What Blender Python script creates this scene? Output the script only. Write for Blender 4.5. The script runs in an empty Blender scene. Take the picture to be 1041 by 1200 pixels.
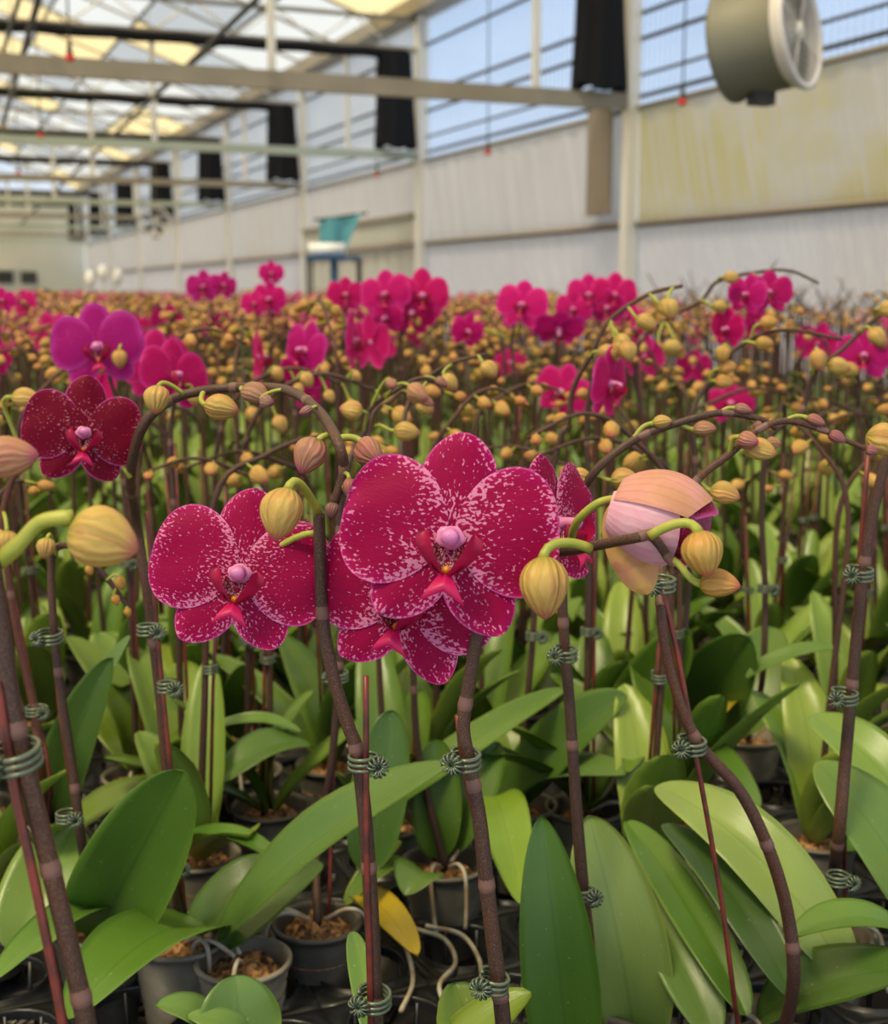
import bpy, math, random
import numpy as np
from mathutils import Vector, Matrix, Euler, noise as mnoise

C = bpy.context.scene.collection
R = math.radians
PI = math.pi
# ------------------------------------------------------------------ camera
F = 1550.0
YAW = R(22.4)
PITCH = math.atan((600 - 342) / F)
EYE = Vector((0, 0, 1.46))
TOP = 0.80                                     # height of the tray deck
fw = Vector((math.sin(YAW), math.cos(YAW), 0)); upw = Vector((0, 0, 1)); RT = Vector((math.cos(YAW), -math.sin(YAW), 0))
FW = fw * math.cos(PITCH) - upw * math.sin(PITCH)
UP = fw * math.sin(PITCH) + upw * math.cos(PITCH)
def ray(px, py): return FW + RT * ((px - 520.5) / F) - UP * ((py - 600) / F)
def V(px, py, h):                              # point of that sight line at ground distance h
    r = ray(px, py); return EYE + r * (h / r.dot(fw))
def G(px, py, z):                              # point of that sight line at height z
    r = ray(px, py); return EYE + r * ((z - EYE.z) / r.z)
def hd(p): return (p - EYE).dot(fw)

cam = bpy.data.cameras.new('camera'); co = bpy.data.objects.new('camera', cam); C.objects.link(co)
co.location = EYE; co.rotation_euler = (R(90) - PITCH, 0, -YAW)
cam.sensor_fit = 'HORIZONTAL'; cam.sensor_width = 36; cam.lens = F / 1041 * 36
cam.dof.use_dof = True; cam.dof.focus_distance = 0.86; cam.dof.aperture_fstop = 53.6 / 5.2
cam.clip_start = 0.02; cam.clip_end = 300
bpy.context.scene.camera = co

# ------------------------------------------------------------------ materials
def mat(name, col=(.5, .5, .5), rough=.5, metal=0, spec=.5):
    m = bpy.data.materials.new(name); m.use_nodes = True
    b = m.node_tree.nodes['Principled BSDF']
    b.inputs['Base Color'].default_value = (*col, 1); b.inputs['Roughness'].default_value = rough
    b.inputs['Metallic'].default_value = metal; b.inputs['Specular IOR Level'].default_value = spec
    return m
class N:
    def __init__(s, m):
        s.t = m.node_tree; s.n = s.t.nodes; s.l = s.t.links; s.b = s.n.get('Principled BSDF'); s.out = s.n.get('Material Output')
    def new(s, typ, **kw):
        n = s.n.new(typ)
        for k, v in kw.items(): setattr(n, k, v)
        return n
    def put(s, sock, v):
        if hasattr(v, 'is_output'): s.l.new(v, sock)
        elif isinstance(v, tuple) and len(v) == 3 and sock.type == 'RGBA': sock.default_value = (*v, 1)
        else: sock.default_value = v
    def math(s, op, a, b=0.0, c=None, clamp=False):
        n = s.new('ShaderNodeMath', operation=op, use_clamp=clamp)
        s.put(n.inputs[0], a); s.put(n.inputs[1], b)
        if c is not None: s.put(n.inputs[2], c)
        return n.outputs[0]
    def mix(s, f, a, b, mode='MIX'):
        n = s.new('ShaderNodeMix', data_type='RGBA', blend_type=mode)
        s.put(n.inputs[0], f); s.put(n.inputs[6], a); s.put(n.inputs[7], b)
        return n.outputs[2]
    def attr(s, name):
        return s.new('ShaderNodeAttribute', attribute_name=name)
    def sep(s, v):
        n = s.new('ShaderNodeSeparateXYZ'); s.put(n.inputs[0], v); return n.outputs
    def comb(s, x, y, z):
        n = s.new('ShaderNodeCombineXYZ')
        for i, q in enumerate((x, y, z)): s.put(n.inputs[i], q)
        return n.outputs[0]
    def noise(s, v, scale, detail=2, rough=.5):
        n = s.new('ShaderNodeTexNoise'); n.inputs['Scale'].default_value = scale; n.inputs['Detail'].default_value = detail
        n.inputs['Roughness'].default_value = rough
        if v is not None: s.put(n.inputs['Vector'], v)
        return n.outputs[0]
    def step(s, v, a, b):
        n = s.new('ShaderNodeMapRange', interpolation_type='SMOOTHSTEP'); s.put(n.inputs[0], v)
        s.put(n.inputs[1], a); s.put(n.inputs[2], b); return n.outputs[0]
    def ocol(s): return s.new('ShaderNodeObjectInfo').outputs['Color']
    def coord(s, k='Object'): return s.new('ShaderNodeTexCoord').outputs[k]
    def bump(s, h, strength=.3, dist=.001):
        n = s.new('ShaderNodeBump'); n.inputs['Strength'].default_value = strength; n.inputs['Distance'].default_value = dist
        s.put(n.inputs['Height'], h); s.l.new(n.outputs[0], s.b.inputs['Normal']); return n.outputs[0]
    def translucent(s, col, f):
        t = s.new('ShaderNodeBsdfTranslucent'); s.put(t.inputs[0], col)
        x = s.new('ShaderNodeMixShader'); s.put(x.inputs[0], f)
        s.l.new(s.b.outputs[0], x.inputs[1]); s.l.new(t.outputs[0], x.inputs[2]); s.l.new(x.outputs[0], s.out.inputs[0])

def make_petal(name, col, spot, spots=1.0, use_obj=True, tl=.22):
    m = mat(name, col, .5, 0, .12); n = N(m)
    x, y, z = n.sep(n.attr('pat').outputs['Vector']); e = n.attr('edge').outputs['Fac']
    base = n.mix(1.0, col, n.ocol(), 'MULTIPLY') if use_obj else n.mix(0.0, col, col)
    d = n.math('ABSOLUTE', y)
    near_base = n.math('SUBTRACT', 1.0, n.step(x, .05, .36))
    near_edge = n.math('SUBTRACT', 1.0, n.step(e, .0, .13))
    v = n.comb(n.math('MULTIPLY', x, 44.0), n.math('MULTIPLY', y, 68.0), n.math('MULTIPLY', z, 7.0))
    nz = n.noise(v, 1.0, 1.5, .5)
    big = n.noise(n.comb(n.math('MULTIPLY', x, 5.0), n.math('MULTIPLY', y, 5.0), z), 1.0, 1)
    th = n.math('SUBTRACT',  .724 - .03 * spots, n.math('MULTIPLY', near_base, .15 * spots))
    th = n.math('SUBTRACT', th, n.math('MULTIPLY', near_edge, .125 * spots))
    th = n.math('SUBTRACT', th, n.math('MULTIPLY', n.math('SUBTRACT', big, .5), .25))
    sp = n.step(n.math('SUBTRACT', nz, th), -.012, .03)
    sp = n.math('MULTIPLY', sp, .74 * min(1, spots + .25))
    rim = n.math('MULTIPLY', n.math('SUBTRACT', 1.0, n.step(e, .002, .016)), .55)
    vein = n.math('MULTIPLY', n.noise(n.comb(n.math('MULTIPLY', x, 3.0), n.math('MULTIPLY', y, 60.0), z), 1.0, 1), .5)
    base = n.mix(vein, base, n.mix(1.0, base, (.5, .4, .55), 'MULTIPLY'))
    wide = n.math('MULTIPLY', n.math('SUBTRACT', 1.0, n.step(e, .0, .10)), .55)
    base = n.mix(wide, base, n.mix(1.0, base, (1.5, 6.0, 2.4), 'MULTIPLY'))
    c = n.mix(rim, base, (.70, .12, .46))
    c = n.mix(sp, c, spot)
    n.l.new(c, n.b.inputs['Base Color'])
    n.bump(n.noise(n.comb(n.math('MULTIPLY', x, 25.0), n.math('MULTIPLY', y, 90.0), z), 1.0, 2), .35, .0006)
    n.translucent(c, tl)
    return m
M = {}
M['petal'] = make_petal('petal_crimson', (.33, .001, .061), (.76, .30, .53), tl=.2)
M['petal_dark'] = make_petal('petal_dark_crimson', (.17, .001, .020), (.8, .35, .5), .45)
M['petal_plain'] = make_petal('petal_magenta', (.58, .009, .15), (.8, .35, .6), .15, True, .35)
M['lip'] = mat('lip_pink', (.58, .006, .12), .45); n = N(M['lip']); n.translucent((.75, .02, .16), .25)
M['lip_side'] = mat('lip_side_lobe', (.36, .003, .06), .45); n = N(M['lip_side']); n.translucent((.55, .01, .1), .2)
M['throat'] = mat('throat', (.16, .004, .012), .45)
n = N(M['throat']); x, y, z = n.sep(n.attr('pat').outputs['Vector'])
n.l.new(n.mix(n.step(n.noise(n.comb(n.math('MULTIPLY', x, 60.0), n.math('MULTIPLY', y, 60.0), z), 1.0, 1), .52, .6), (.24, .003, .02), (.85, .5, .55)), n.b.inputs['Base Color'])
M['callus'] = mat('callus_yellow', (.75, .32, .03), .4)
M['column'] = mat('column_lilac', (.78, .28, .60), .4); n = N(M['column']); n.translucent((.85, .35, .65), .2)

def make_bud():
    m = mat('bud_skin', (.5, .33, .07), .45, 0, .4); n = N(m)
    th, t, z = n.sep(n.attr('pat').outputs['Vector'])
    g = n.mix(n.step(t, .0, .25), (.33, .32, .045), (.55, .375, .10))
    nz = n.noise(n.coord(), 60, 2)
    g = n.mix(n.math('MULTIPLY', n.step(nz, .42, .7), .45), g, (.62, .23, .10))
    g = n.mix(n.math('MULTIPLY', n.step(t, .78, 1.0), .75), g, (.50, .09, .12))
    w = n.math('SINE', n.math('ADD', n.math('MULTIPLY', th, 15.0), n.math('MULTIPLY', nz, 14.0)))
    g = n.mix(n.math('MULTIPLY', n.step(w, .5, 1.0), .22), g, (.40, .15, .04))
    s = n.math('ABSOLUTE', n.math('SINE', n.math('MULTIPLY', th, 1.5)))
    g = n.mix(n.math('MULTIPLY', n.math('SUBTRACT', 1.0, n.step(s, .0, .13)), .7), g, (.26, .06, .03))
    g = n.mix(1.0, g, n.ocol(), 'MULTIPLY')
    n.l.new(g, n.b.inputs['Base Color']); n.bump(w, .35, .0009)
    n.translucent(g, .12)
    return m
M['bud'] = make_bud()
M['pedicel'] = mat('pedicel_green', (.33, .36, .045), .45); n = N(M['pedicel'])
n.l.new(n.mix(1.0, n.mix(n.noise(n.coord(), 90, 2), (.20, .27, .03), (.46, .44, .07)), n.ocol(), 'MULTIPLY'), n.b.inputs['Base Color'])
M['stem'] = mat('stem_brown', (.05, .025, .02), .5, 0, .35); n = N(M['stem'])
g = n.mix(n.step(n.noise(n.coord(), 1300, 2), .5, .64), (.050, .025, .020), (.115, .066, .05))
g = n.mix(n.step(n.noise(n.coord(), 9, 1), .4, .7), g, n.mix(1.0, g, (1.3, 1.15, .9), 'MULTIPLY'))
n.l.new(n.mix(1.0, g, n.ocol(), 'MULTIPLY'), n.b.inputs['Base Color'])
M['node'] = mat('node_scar', (.17, .085, .07), .5)
M['stake'] = mat('stake_red', (.24, .035, .025), .4); n = N(M['stake'])
n.l.new(n.mix(n.step(n.noise(n.coord(), 60, 3), .35, .7), (.20, .030, .022), (.07, .02, .016)), n.b.inputs['Base Color'])
M['clip'] = mat('clip_green', (.12, .155, .105), .3, .3, .6)
def make_leaf():
    m = mat('leaf_green', (.1, .22, .03), .31, 0, .5); n = N(m)
    x, y, z = n.sep(n.attr('pat').outputs['Vector'])
    o = n.ocol(); nz = n.noise(n.coord(), 14, 3)
    g = n.mix(nz, n.mix(1.0, o, (.72, .78, .7), 'MULTIPLY'), n.mix(1.0, o, (1.25, 1.18, 1.15), 'MULTIPLY'))
    ve = n.noise(n.comb(n.math('MULTIPLY', x, 2.0), n.math('MULTIPLY', y, 26.0), z), 1.0, 2)
    g = n.mix(n.math('MULTIPLY', ve, .35), g, n.mix(1.0, o, (.6, .7, .5), 'MULTIPLY'))
    mid = n.math('SUBTRACT', 1.0, n.step(n.math('ABSOLUTE', y), .015, .06))
    g = n.mix(n.math('MULTIPLY', mid, .35), g, n.mix(1.0, o, (.5, .58, .5), 'MULTIPLY'))
    rimm = n.step(n.math('ABSOLUTE', y), .94, 1.0)
    g = n.mix(n.math('MULTIPLY', rimm, .5), g, n.mix(1.0, o, (1.7, 1.5, 1.2), 'MULTIPLY'))
    dust = n.step(n.noise(n.coord(), 260, 2), .70, .76)
    g = n.mix(n.math('MULTIPLY', dust, .35), g, (.45, .5, .4))
    n.l.new(g, n.b.inputs['Base Color'])
    n.bump(n.math('ADD', ve, n.math('MULTIPLY', n.noise(n.coord(), 120, 2), .4)), .18, .001)
    n.translucent(n.mix(1.0, g, (1.5, 1.5, .7), 'MULTIPLY'), .16)
    return m
M['leaf'] = make_leaf()
M['pot'] = mat('pot_grey', (.15, .15, .14), .38); n = N(M['pot'])
g = n.mix(n.step(n.noise(n.coord(), 25, 3), .4, .75), (.19, .175, .145), (.36, .335, .28))
g = n.mix(1.0, g, n.ocol(), 'MULTIPLY'); n.l.new(g, n.b.inputs['Base Color']); n.translucent(g, .25)
M['bark'] = mat('bark_medium', (.2, .1, .04), .9); n = N(M['bark'])
nz = n.noise(n.coord(), 120, 3)
n.l.new(n.mix(n.step(nz, .35, .68), (.07, .03, .015), n.mix(n.noise(n.coord(), 60, 1), (.42, .17, .05), (.66, .40, .17))), n.b.inputs['Base Color'])
n.bump(nz, .8, .004)
M['root'] = mat('root_pale', (.42, .37, .28), .6); n = N(M['root'])
n.l.new(n.mix(n.step(n.noise(n.coord(), 40, 2), .4, .65), (.48, .45, .36), (.34, .24, .13)), n.b.inputs['Base Color'])
M['tray'] = mat('tray_black', (.016, .017, .019), .32, 0, .5); n = N(M['tray'])
n.l.new(n.mix(n.step(n.noise(n.coord(), 180, 3), .62, .75), (.014, .015, .017), (.05, .05, .05)), n.b.inputs['Base Color'])
M['bench'] = mat('bench_cloth', (.13, .12, .115), .8); n = N(M['bench'])
n.l.new(n.mix(n.noise(n.coord(), 30, 3), (.09, .085, .08), (.22, .2, .19)), n.b.inputs['Base Color'])
M['steel'] = mat('galvanised_steel', (.36, .33, .27), .55, .2); n = N(M['steel'])
n.l.new(n.mix(n.noise(n.coord(), 3, 3), (.20, .18, .13), (.40, .35, .27)), n.b.inputs['Base Color'])
M['steel_green'] = mat('painted_pipe_green', (.42, .47, .38), .45, .1)
M['white_metal'] = mat('white_metal', (.72, .70, .64), .4, .1)
M['dark_metal'] = mat('dark_metal', (.05, .052, .05), .5, .2)
M['black_cloth'] = mat('black_shade_cloth', (.008, .008, .009), .8, 0, .2); n = N(M['black_cloth'])
M['brown_cloth'] = mat('brown_cloth', (.31, .26, .20), .85)
M['concrete'] = mat('concrete', (.3, .29, .27), .85)
def make_sheet(name, c1, c2, stain=None, k=14):
    m = mat(name, c1, .55, 0, .3); n = N(m); x, y, z = n.sep(n.coord())
    g = n.mix(n.noise(n.coord(), .9, 4, .6), c1, c2)
    v = n.comb(0.0, n.math('ADD', n.math('MULTIPLY', y, k), n.math('MULTIPLY', z, -k * .32)), n.math('MULTIPLY', z, .25))
    st = n.noise(v, 1.0, 3, .65)
    g = n.mix(n.math('MULTIPLY', n.step(st, .45, .72), .35), g, (.84, .78, .66))
    if stain:
        cl = n.noise(n.comb(0.0, n.math('MULTIPLY', y, .7), n.math('MULTIPLY', z, 1.3)), 1.0, 3, .6)
        lo = n.math('SUBTRACT', 1.0, n.step(z, 2.15, 2.75))
        f = n.math('MULTIPLY', n.math('MULTIPLY', n.step(cl, .33, .60), n.step(st, .3, .6)), n.math('ADD', n.math('MULTIPLY', lo, .7), .08))
        g = n.mix(f, g, stain)
    n.l.new(g, n.b.inputs['Base Color']); n.translucent(g, .5)
    return m
M['sheet_stained'] = make_sheet('film_stained', (.51, .46, .39), (.63, .58, .49), (.52, .43, .13))
M['sheet_white'] = make_sheet('film_white', (.55, .495, .43), (.66, .60, .53), None, 5)
M['poly'] = make_sheet('polycarbonate_white', (.58, .535, .50), (.68, .63, .595), None, 24)
M['endwall'] = make_sheet('end_film', (.64, .62, .52), (.78, .76, .66), None, 4)
def make_glazing(name, tcol, dcol, fac):
    m = bpy.data.materials.new(name); m.use_nodes = True; n = N(m)
    tr = n.new('ShaderNodeBsdfTransparent'); tr.inputs[0].default_value = (*tcol, 1)
    t = n.new('ShaderNodeBsdfTranslucent')
    x, y, z = n.sep(n.coord())
    nz = n.noise(n.coord(), .8, 3, .6)
    c = n.mix(nz, tuple(q * .8 for q in dcol), dcol); n.put(t.inputs[0], c)
    n.b.inputs['Roughness'].default_value = .15; n.put(n.b.inputs['Base Color'], c)
    a = n.new('ShaderNodeMixShader'); a.inputs[0].default_value = .2
    n.l.new(t.outputs[0], a.inputs[1]); n.l.new(n.b.outputs[0], a.inputs[2])
    b = n.new('ShaderNodeMixShader'); n.put(b.inputs[0], fac)
    n.l.new(tr.outputs[0], b.inputs[1]); n.l.new(a.outputs[0], b.inputs[2]); n.l.new(b.outputs[0], n.out.inputs[0])
    return m
M['glass_side'] = make_glazing('side_glazing', (.93, .96, 1), (.80, .86, .95), .22)
M['glass_dull'] = make_glazing('side_glazing_dull', (.95, .97, 1), (.86, .83, .77), .68)
M['roof_cream'] = make_glazing('roof_cream', (1, .92, .7), (.60, .46, .20), .78)
M['roof_white'] = make_glazing('roof_white', (1, 1, 1), (.42, .41, .36), .72)
M['roof_grey'] = make_glazing('roof_grey_panel', (.9, .93, .95), (.24, .24, .22), .74)
M['fan_body'] = mat('fan_housing', (.20, .20, .155), .6, .2)
M['fan_rim'] = mat('fan_rim', (.70, .67, .65), .4)
M['red'] = mat('red_plastic', (.75, .04, .02), .4)
M['blue'] = mat('blue_metal', (.02, .09, .22), .5)
M['blue_sheet'] = mat('blue_plastic_sheet', (.12, .42, .52), .5); n = N(M['blue_sheet']); n.translucent((.2, .55, .65), .4)
M['white_plastic'] = mat('white_plastic', (.93, .92, .88), .35)
M['sep_out'] = None

# ------------------------------------------------------------------ mesh builder
class MB:
    def __init__(s): s.v = []; s.f = []; s.m = []; s.pat = []; s.edge = []
    def grid(s, nu, nv, fn, mat, wrap=False):
        o = len(s.v); w = nv if wrap else nv + 1
        for i in range(nu + 1):
            for j in range(w):
                p, pat, e = fn(i, j); s.v.append(tuple(p)); s.pat.append(pat); s.edge.append(e)
        for i in range(nu):
            for j in range(nv):
                a = o + i * w + j; b = o + i * w + (j + 1) % w
                s.f.append((a, b, b + w, a + w)); s.m.append(mat)
        return s
    def tube(s, pts, rad, mat, sides=8, caps=True):
        pts = [Vector(p) for p in pts]; k = len(pts)
        rad = rad if hasattr(rad, '__len__') else [rad] * k
        o = len(s.v); t0 = (pts[1] - pts[0]).normalized()
        n = t0.orthogonal().normalized(); L = 0
        for i, p in enumerate(pts):
            t = (pts[min(i + 1, k - 1)] - pts[max(i - 1, 0)])
            t = t.normalized() if t.length > 1e-9 else t0
            n = (n - t * n.dot(t)); n = n.normalized() if n.length > 1e-9 else t.orthogonal().normalized()
            b = t.cross(n)
            if i: L += (p - pts[i - 1]).length
            for j in range(sides):
                a = 2 * PI * j / sides
                s.v.append(tuple(p + (n * math.cos(a) + b * math.sin(a)) * rad[i])); s.pat.append((a, L, 0)); s.edge.append(1)
        for i in range(k - 1):
            for j in range(sides):
                a = o + i * sides + j; b2 = o + i * sides + (j + 1) % sides
                s.f.append((a, b2, b2 + sides, a + sides)); s.m.append(mat)
        if caps:
            s.f.append(tuple(o + j for j in range(sides))[::-1]); s.m.append(mat)
            s.f.append(tuple(o + (k - 1) * sides + j for j in range(sides))); s.m.append(mat)
        return s
    def lathe(s, prof, mat, seg=24, c=(0, 0, 0), ax=None):
        A = ax or Matrix.Identity(3); c = Vector(c)
        def fn(i, j):
            r, z = prof[i]; a = 2 * PI * j / seg
            return c + A @ Vector((r * math.cos(a), r * math.sin(a), z)), (a, z, 0), 1
        return s.grid(len(prof) - 1, seg, fn, mat, True)
    def box(s, c, size, mat, rot=None):
        o = len(s.v); c = Vector(c)
        for x in (-.5, .5):
            for y in (-.5, .5):
                for z in (-.5, .5):
                    p = Vector((x * size[0], y * size[1], z * size[2]))
                    if rot: p = rot @ p
                    s.v.append(tuple(c + p)); s.pat.append((0, 0, 0)); s.edge.append(1)
        for q in ((0, 1, 3, 2), (4, 6, 7, 5), (0, 4, 5, 1), (2, 3, 7, 6), (0, 2, 6, 4), (1, 5, 7, 3)):
            s.f.append(tuple(o + k for k in q)); s.m.append(mat)
        return s
    def build(s, name, parent=None, loc=None, smooth=True, color=None):
        me = bpy.data.meshes.new(name); me.from_pydata(s.v, [], s.f)
        keys = list(dict.fromkeys(s.m))
        for k in keys: me.materials.append(M[k])
        if len(keys) > 1: me.polygons.foreach_set('material_index', [keys.index(k) for k in s.m])
        me.polygons.foreach_set('use_smooth', [smooth] * len(s.f))
        a = me.attributes.new('pat', 'FLOAT_VECTOR', 'POINT'); a.data.foreach_set('vector', np.array(s.pat, 'f').ravel())
        a = me.attributes.new('edge', 'FLOAT', 'POINT'); a.data.foreach_set('value', np.array(s.edge, 'f'))
        me.update()
        o = bpy.data.objects.new(name, me); C.objects.link(o)
        if parent: o.parent = parent
        if loc is not None: o.location = loc
        o.color = (*(color or (1, 1, 1)), 1)
        return o

def tag(o, label=None, cat=None, group=None, kind=None):
    for k, v in (('label', label), ('category', cat), ('group', group), ('kind', kind)):
        if v: o[k] = v
    return o
def empty(name, loc, rz=0):
    o = bpy.data.objects.new(name, None); C.objects.link(o); o.location = loc; o.rotation_euler = (0, 0, rz); o.empty_display_size = .05
    return o
KIDS = {}
def kids(o):
    return [c for c in o.children]
def copy_tree(o, parent=None):
    c = o.copy(); C.objects.link(c)
    if parent: c.parent = parent
    for ch in CH.get(o.name, ()): copy_tree(ch, c)
    return c
CH = {}

def spline(pts, k=8):
    pts = [Vector(p) for p in pts]; out = []
    P_ = [pts[0] * 2 - pts[1]] + pts + [pts[-1] * 2 - pts[-2]]
    for i in range(1, len(P_) - 2):
        a, b, c, d = P_[i - 1:i + 3]
        for j in range(k):
            t = j / k
            out.append(.5 * (2 * b + (c - a) * t + (2 * a - 5 * b + 4 * c - d) * t * t + (3 * b - a - 3 * c + d) * t ** 3))
    out.append(pts[-1]); return out

# ------------------------------------------------------------------ orchid parts
def petal(mb, T, base, ang, tilt, L, W, a, b, cup, bend, ripple, nu, nv, mat, seed, twist=0):
    d = Vector((math.sin(ang), math.cos(ang), 0)) * math.cos(tilt) + Vector((0, 0, math.sin(tilt)))
    sd = Vector((math.cos(ang), -math.sin(ang), 0))
    nr = sd.cross(d); sd = sd * math.cos(twist) + nr * math.sin(twist); nr = sd.cross(d)
    if nr.z < 0: nr = -nr
    pk = a / (a + b); base = Vector(base)
    def fn(i, j):
        s_ = i / nu; u = (1 - math.cos(PI * s_)) / 2; v = -1 + 2 * j / nv
        w = 0 if u <= 0 or u >= 1 else W * (u / pk) ** a * ((1 - u) / (1 - pk)) ** b
        w += .012 * (1 - u)
        rp = ripple * (math.sin(u * 8 + v * 2.2 + seed * 3) * (abs(v) ** 2) + .6 * math.sin(v * 5 + u * 5 + seed))
        p = base + d * (L * u) + sd * (w * v) + nr * (cup * w * v * v + bend * L * u * u + rp * u)
        return T @ p, (u * L, v * w, seed), min(w * (1 - abs(v)), L * (1 - u)) + (0 if u > .15 else .05)
    mb.grid(nu, nv, fn, mat)

def flower(get, T, rng, q=1.0, pm='petal'):
    """one open bloom; get(part) hands out the mesh builder of that part; T maps bloom space (width about 1, facing +Z, up +Y)"""
    nu, nv = max(5, int(20 * q)), max(4, int(14 * q))
    r = lambda s: rng.uniform(-s, s); sd = rng.uniform(0, 50)
    petal(get('dorsal_sepal'), T, (0, .03, -.02), r(.06), .08,   .50 + r(.02), .192, .58, .56, -.25, -.10, .008, nu, nv, pm, sd)
    for s in (-1, 1):
        petal(get('lateral_sepal'), T, (s * .02, -.03, -.03), s * (R(142) + r(.08)), .05, .50 + r(.02), .168, .66, .62, -.25, -.06, .008, nu, nv, pm, sd + 3 + s)
    for s in (-1, 1):
        petal(get('petal'), T, (s * .02, .02, 0), s * (R(83) + r(.07)), .10,   .53 + r(.01), .325, .60, .40, -.10, -.14, .014, nu, nv, pm, sd + 9 + s)
    lb = get('lip'); k, l = max(4, int(10 * q)), max(3, int(8 * q))
    for s in (-1, 1):                                                  # upright side lobes curling in round the column
        def fn(i, j, s=s):
            u = i / k; v = -1 + 2 * j / l
            w = .074 * math.sin(PI * min(1, .14 + u * .84)) ** .55
            c = Vector((s * (.040 + .085 * math.sin(u * 1.9)), -.18 + .20 * u, .045 + .10 * math.sin(u * 2.3)))
            p = c + Vector((s * w * v * .70, w * v * .30, -w * v * .75 + .03 * v * v))
            return T @ p, (u * .3, v * .1, 3), .05
        lb.grid(k, l, fn, 'lip_side')
    def fm(i, j):                                                      # mid lobe: narrow, then two pointed flaps
        u = i / k; v = -1 + 2 * j / l
        w = .030 + .082 * max(0, (u - .1) / .9) ** .9
        p = Vector((w * v, -.175 - .155 * u * (.62 + .38 * abs(v)), .075 + .075 * math.sin(u * 2.3) + .025 * (1 - v * v) * u))
        return T @ p, (u * .3, v * .1, 4), .05
    lb.grid(k, l, fm, 'lip')
    tb = get('throat')
    def ft(i, j):
        u = i / k; a = PI * (-.25 + 1.5 * j / l)
        p = Vector((.088 * math.cos(a) * (.25 + .75 * math.sin(u * PI / 2)), -.10 - .095 * math.sin(a) * (.25 + .75 * math.sin(u * PI / 2)), .012 + .075 * u * u))
        return T @ p, (u * .2, a * .06, 5), .05
    tb.grid(k, l, ft, 'throat')
    tb.lathe([(0, -.022), (.016, -.016), (.021, 0), (.016, .014), (0, .02)], 'callus', 8, T @ Vector((0, -.165, .085)), T.to_3x3())
    cb = get('column')
    pts = [T @ Vector(p) for p in ((0, 0, -.03), (0, .012, .05), (0, .008, .10), (0, -.012, .145), (0, -.03, .165))]
    sc = T.to_3x3().col[0].length
    cb.tube(spline(pts, 3), [sc * x for x in (.05, .047, .043, .040, .037, .036, .037, .040, .044, .046, .043, .034, .012)], 'column', 10 if q > .6 else 6)
    def fc(i, j):                                                      # pale whiskered ring round the column's foot
        a = 2 * PI * j / 16; u = i / 2
        rr = .045 + u * (.030 + .006 * math.sin(a * 5 + sd))
        p = Vector((rr * math.cos(a), rr * math.sin(a) * .8, .022 + .02 * u - .035 * u * u)); return T @ p, (.0, 0, 0), .05
    cb.grid(2, 16, fc, 'column', True)

def bud_geo(mb, base, d, L, W, q=1.0, seed=0, roll=None):
    """plump three-sided bud pointing along d"""
    d = Vector(d).normalized(); n = d.orthogonal().normalized(); b = d.cross(n)
    nu, nv = max(6, int(16 * q)), max(9, int(24 * q)); base = Vector(base); roll = seed if roll is None else roll
    def fn(i, j):
        t = (1 - math.cos(PI * i / nu)) / 2; a = 2 * PI * j / nv
        r = W / 2 * (math.sin(PI * t ** .82) ** .62 if 0 < t < 1 else 0) * (1 - .12 * t)
        sm = abs(math.sin(1.5 * a)); r *= 1 + .05 * math.cos(3 * a + PI) - .07 * max(0, 1 - sm / .25) * math.sin(PI * t)
        ar = a + roll
        bendv = n * (.05 * L * math.sin(PI * t))
        return base + d * (L * t) + (n * math.cos(ar) + b * math.sin(ar)) * r + bendv, (a, t, seed), 1
    mb.grid(nu, nv, fn, 'bud', True)

def pedicel_pts(a, b, d, k=5):
    """curve leaving the spike at a and running into a bud at b that points along d"""
    a, b, d = Vector(a), Vector(b), Vector(d).normalized(); L = (b - a).length
    c1 = a + (b - a) * .35 + Vector((0, 0, .22 * L)); c2 = b - d * (.40 * L)
    return [((1 - t) ** 3) * a + 3 * t * (1 - t) ** 2 * c1 + 3 * t * t * (1 - t) * c2 + t ** 3 * b for t in [i / (k + 3) for i in range(k + 4)]]

def leaf_geo(mb, base, tip, nrm, W, sag=.12, fold=.22, nu=18, nv=8, seed=0, a=.42, b=.50, sweep=0):
    base, tip, nrm = Vector(base), Vector(tip), Vector(nrm)
    ax = tip - base; L = ax.length; ax.normalize()
    sd = ax.cross(nrm).normalized(); nr = sd.cross(ax).normalized(); pk = a / (a + b)
    if nr.dot(nrm) < 0: nr = -nr
    H = W / 2; th = .0011
    def make(off):
        def fn(i, j):
            s_ = i / nu; u = (1 - math.cos(PI * s_)) / 2; v = -1 + 2 * j / nv
            w = H * (max(u, 1e-5) / pk) ** a * (max(1 - u, 0) / (1 - pk)) ** b if u < 1 else 0
            w = max(w, H * .22 * (1 - u))
            arc = 4 * u * (1 - u)
            wav = .04 * W * math.sin(u * 7 + seed) * abs(v)
            o = off * (1 - v * v * .9) * (1 if 0 < i < nu else 0)
            p = base + ax * (L * u) + sd * (w * v + sweep * L * arc) + nr * (sag * L * arc + fold * 1.5 * w * (abs(v) ** 1.1) + wav + o)
            return p, (u * 4, v, seed), 1
        return fn
    mb.grid(nu, nv, make(0), 'leaf'); o = len(mb.v); w = nv + 1
    mb.grid(nu, nv, make(-2 * th), 'leaf')
    f0 = o - (nu + 1) * w                      # close the rim so the blade has real thickness
    for i in range(nu):
        for j in (0, nv):
            mb.f.append((f0 + i * w + j, f0 + (i + 1) * w + j, o + (i + 1) * w + j, o + i * w + j)); mb.m.append('leaf')

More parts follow.
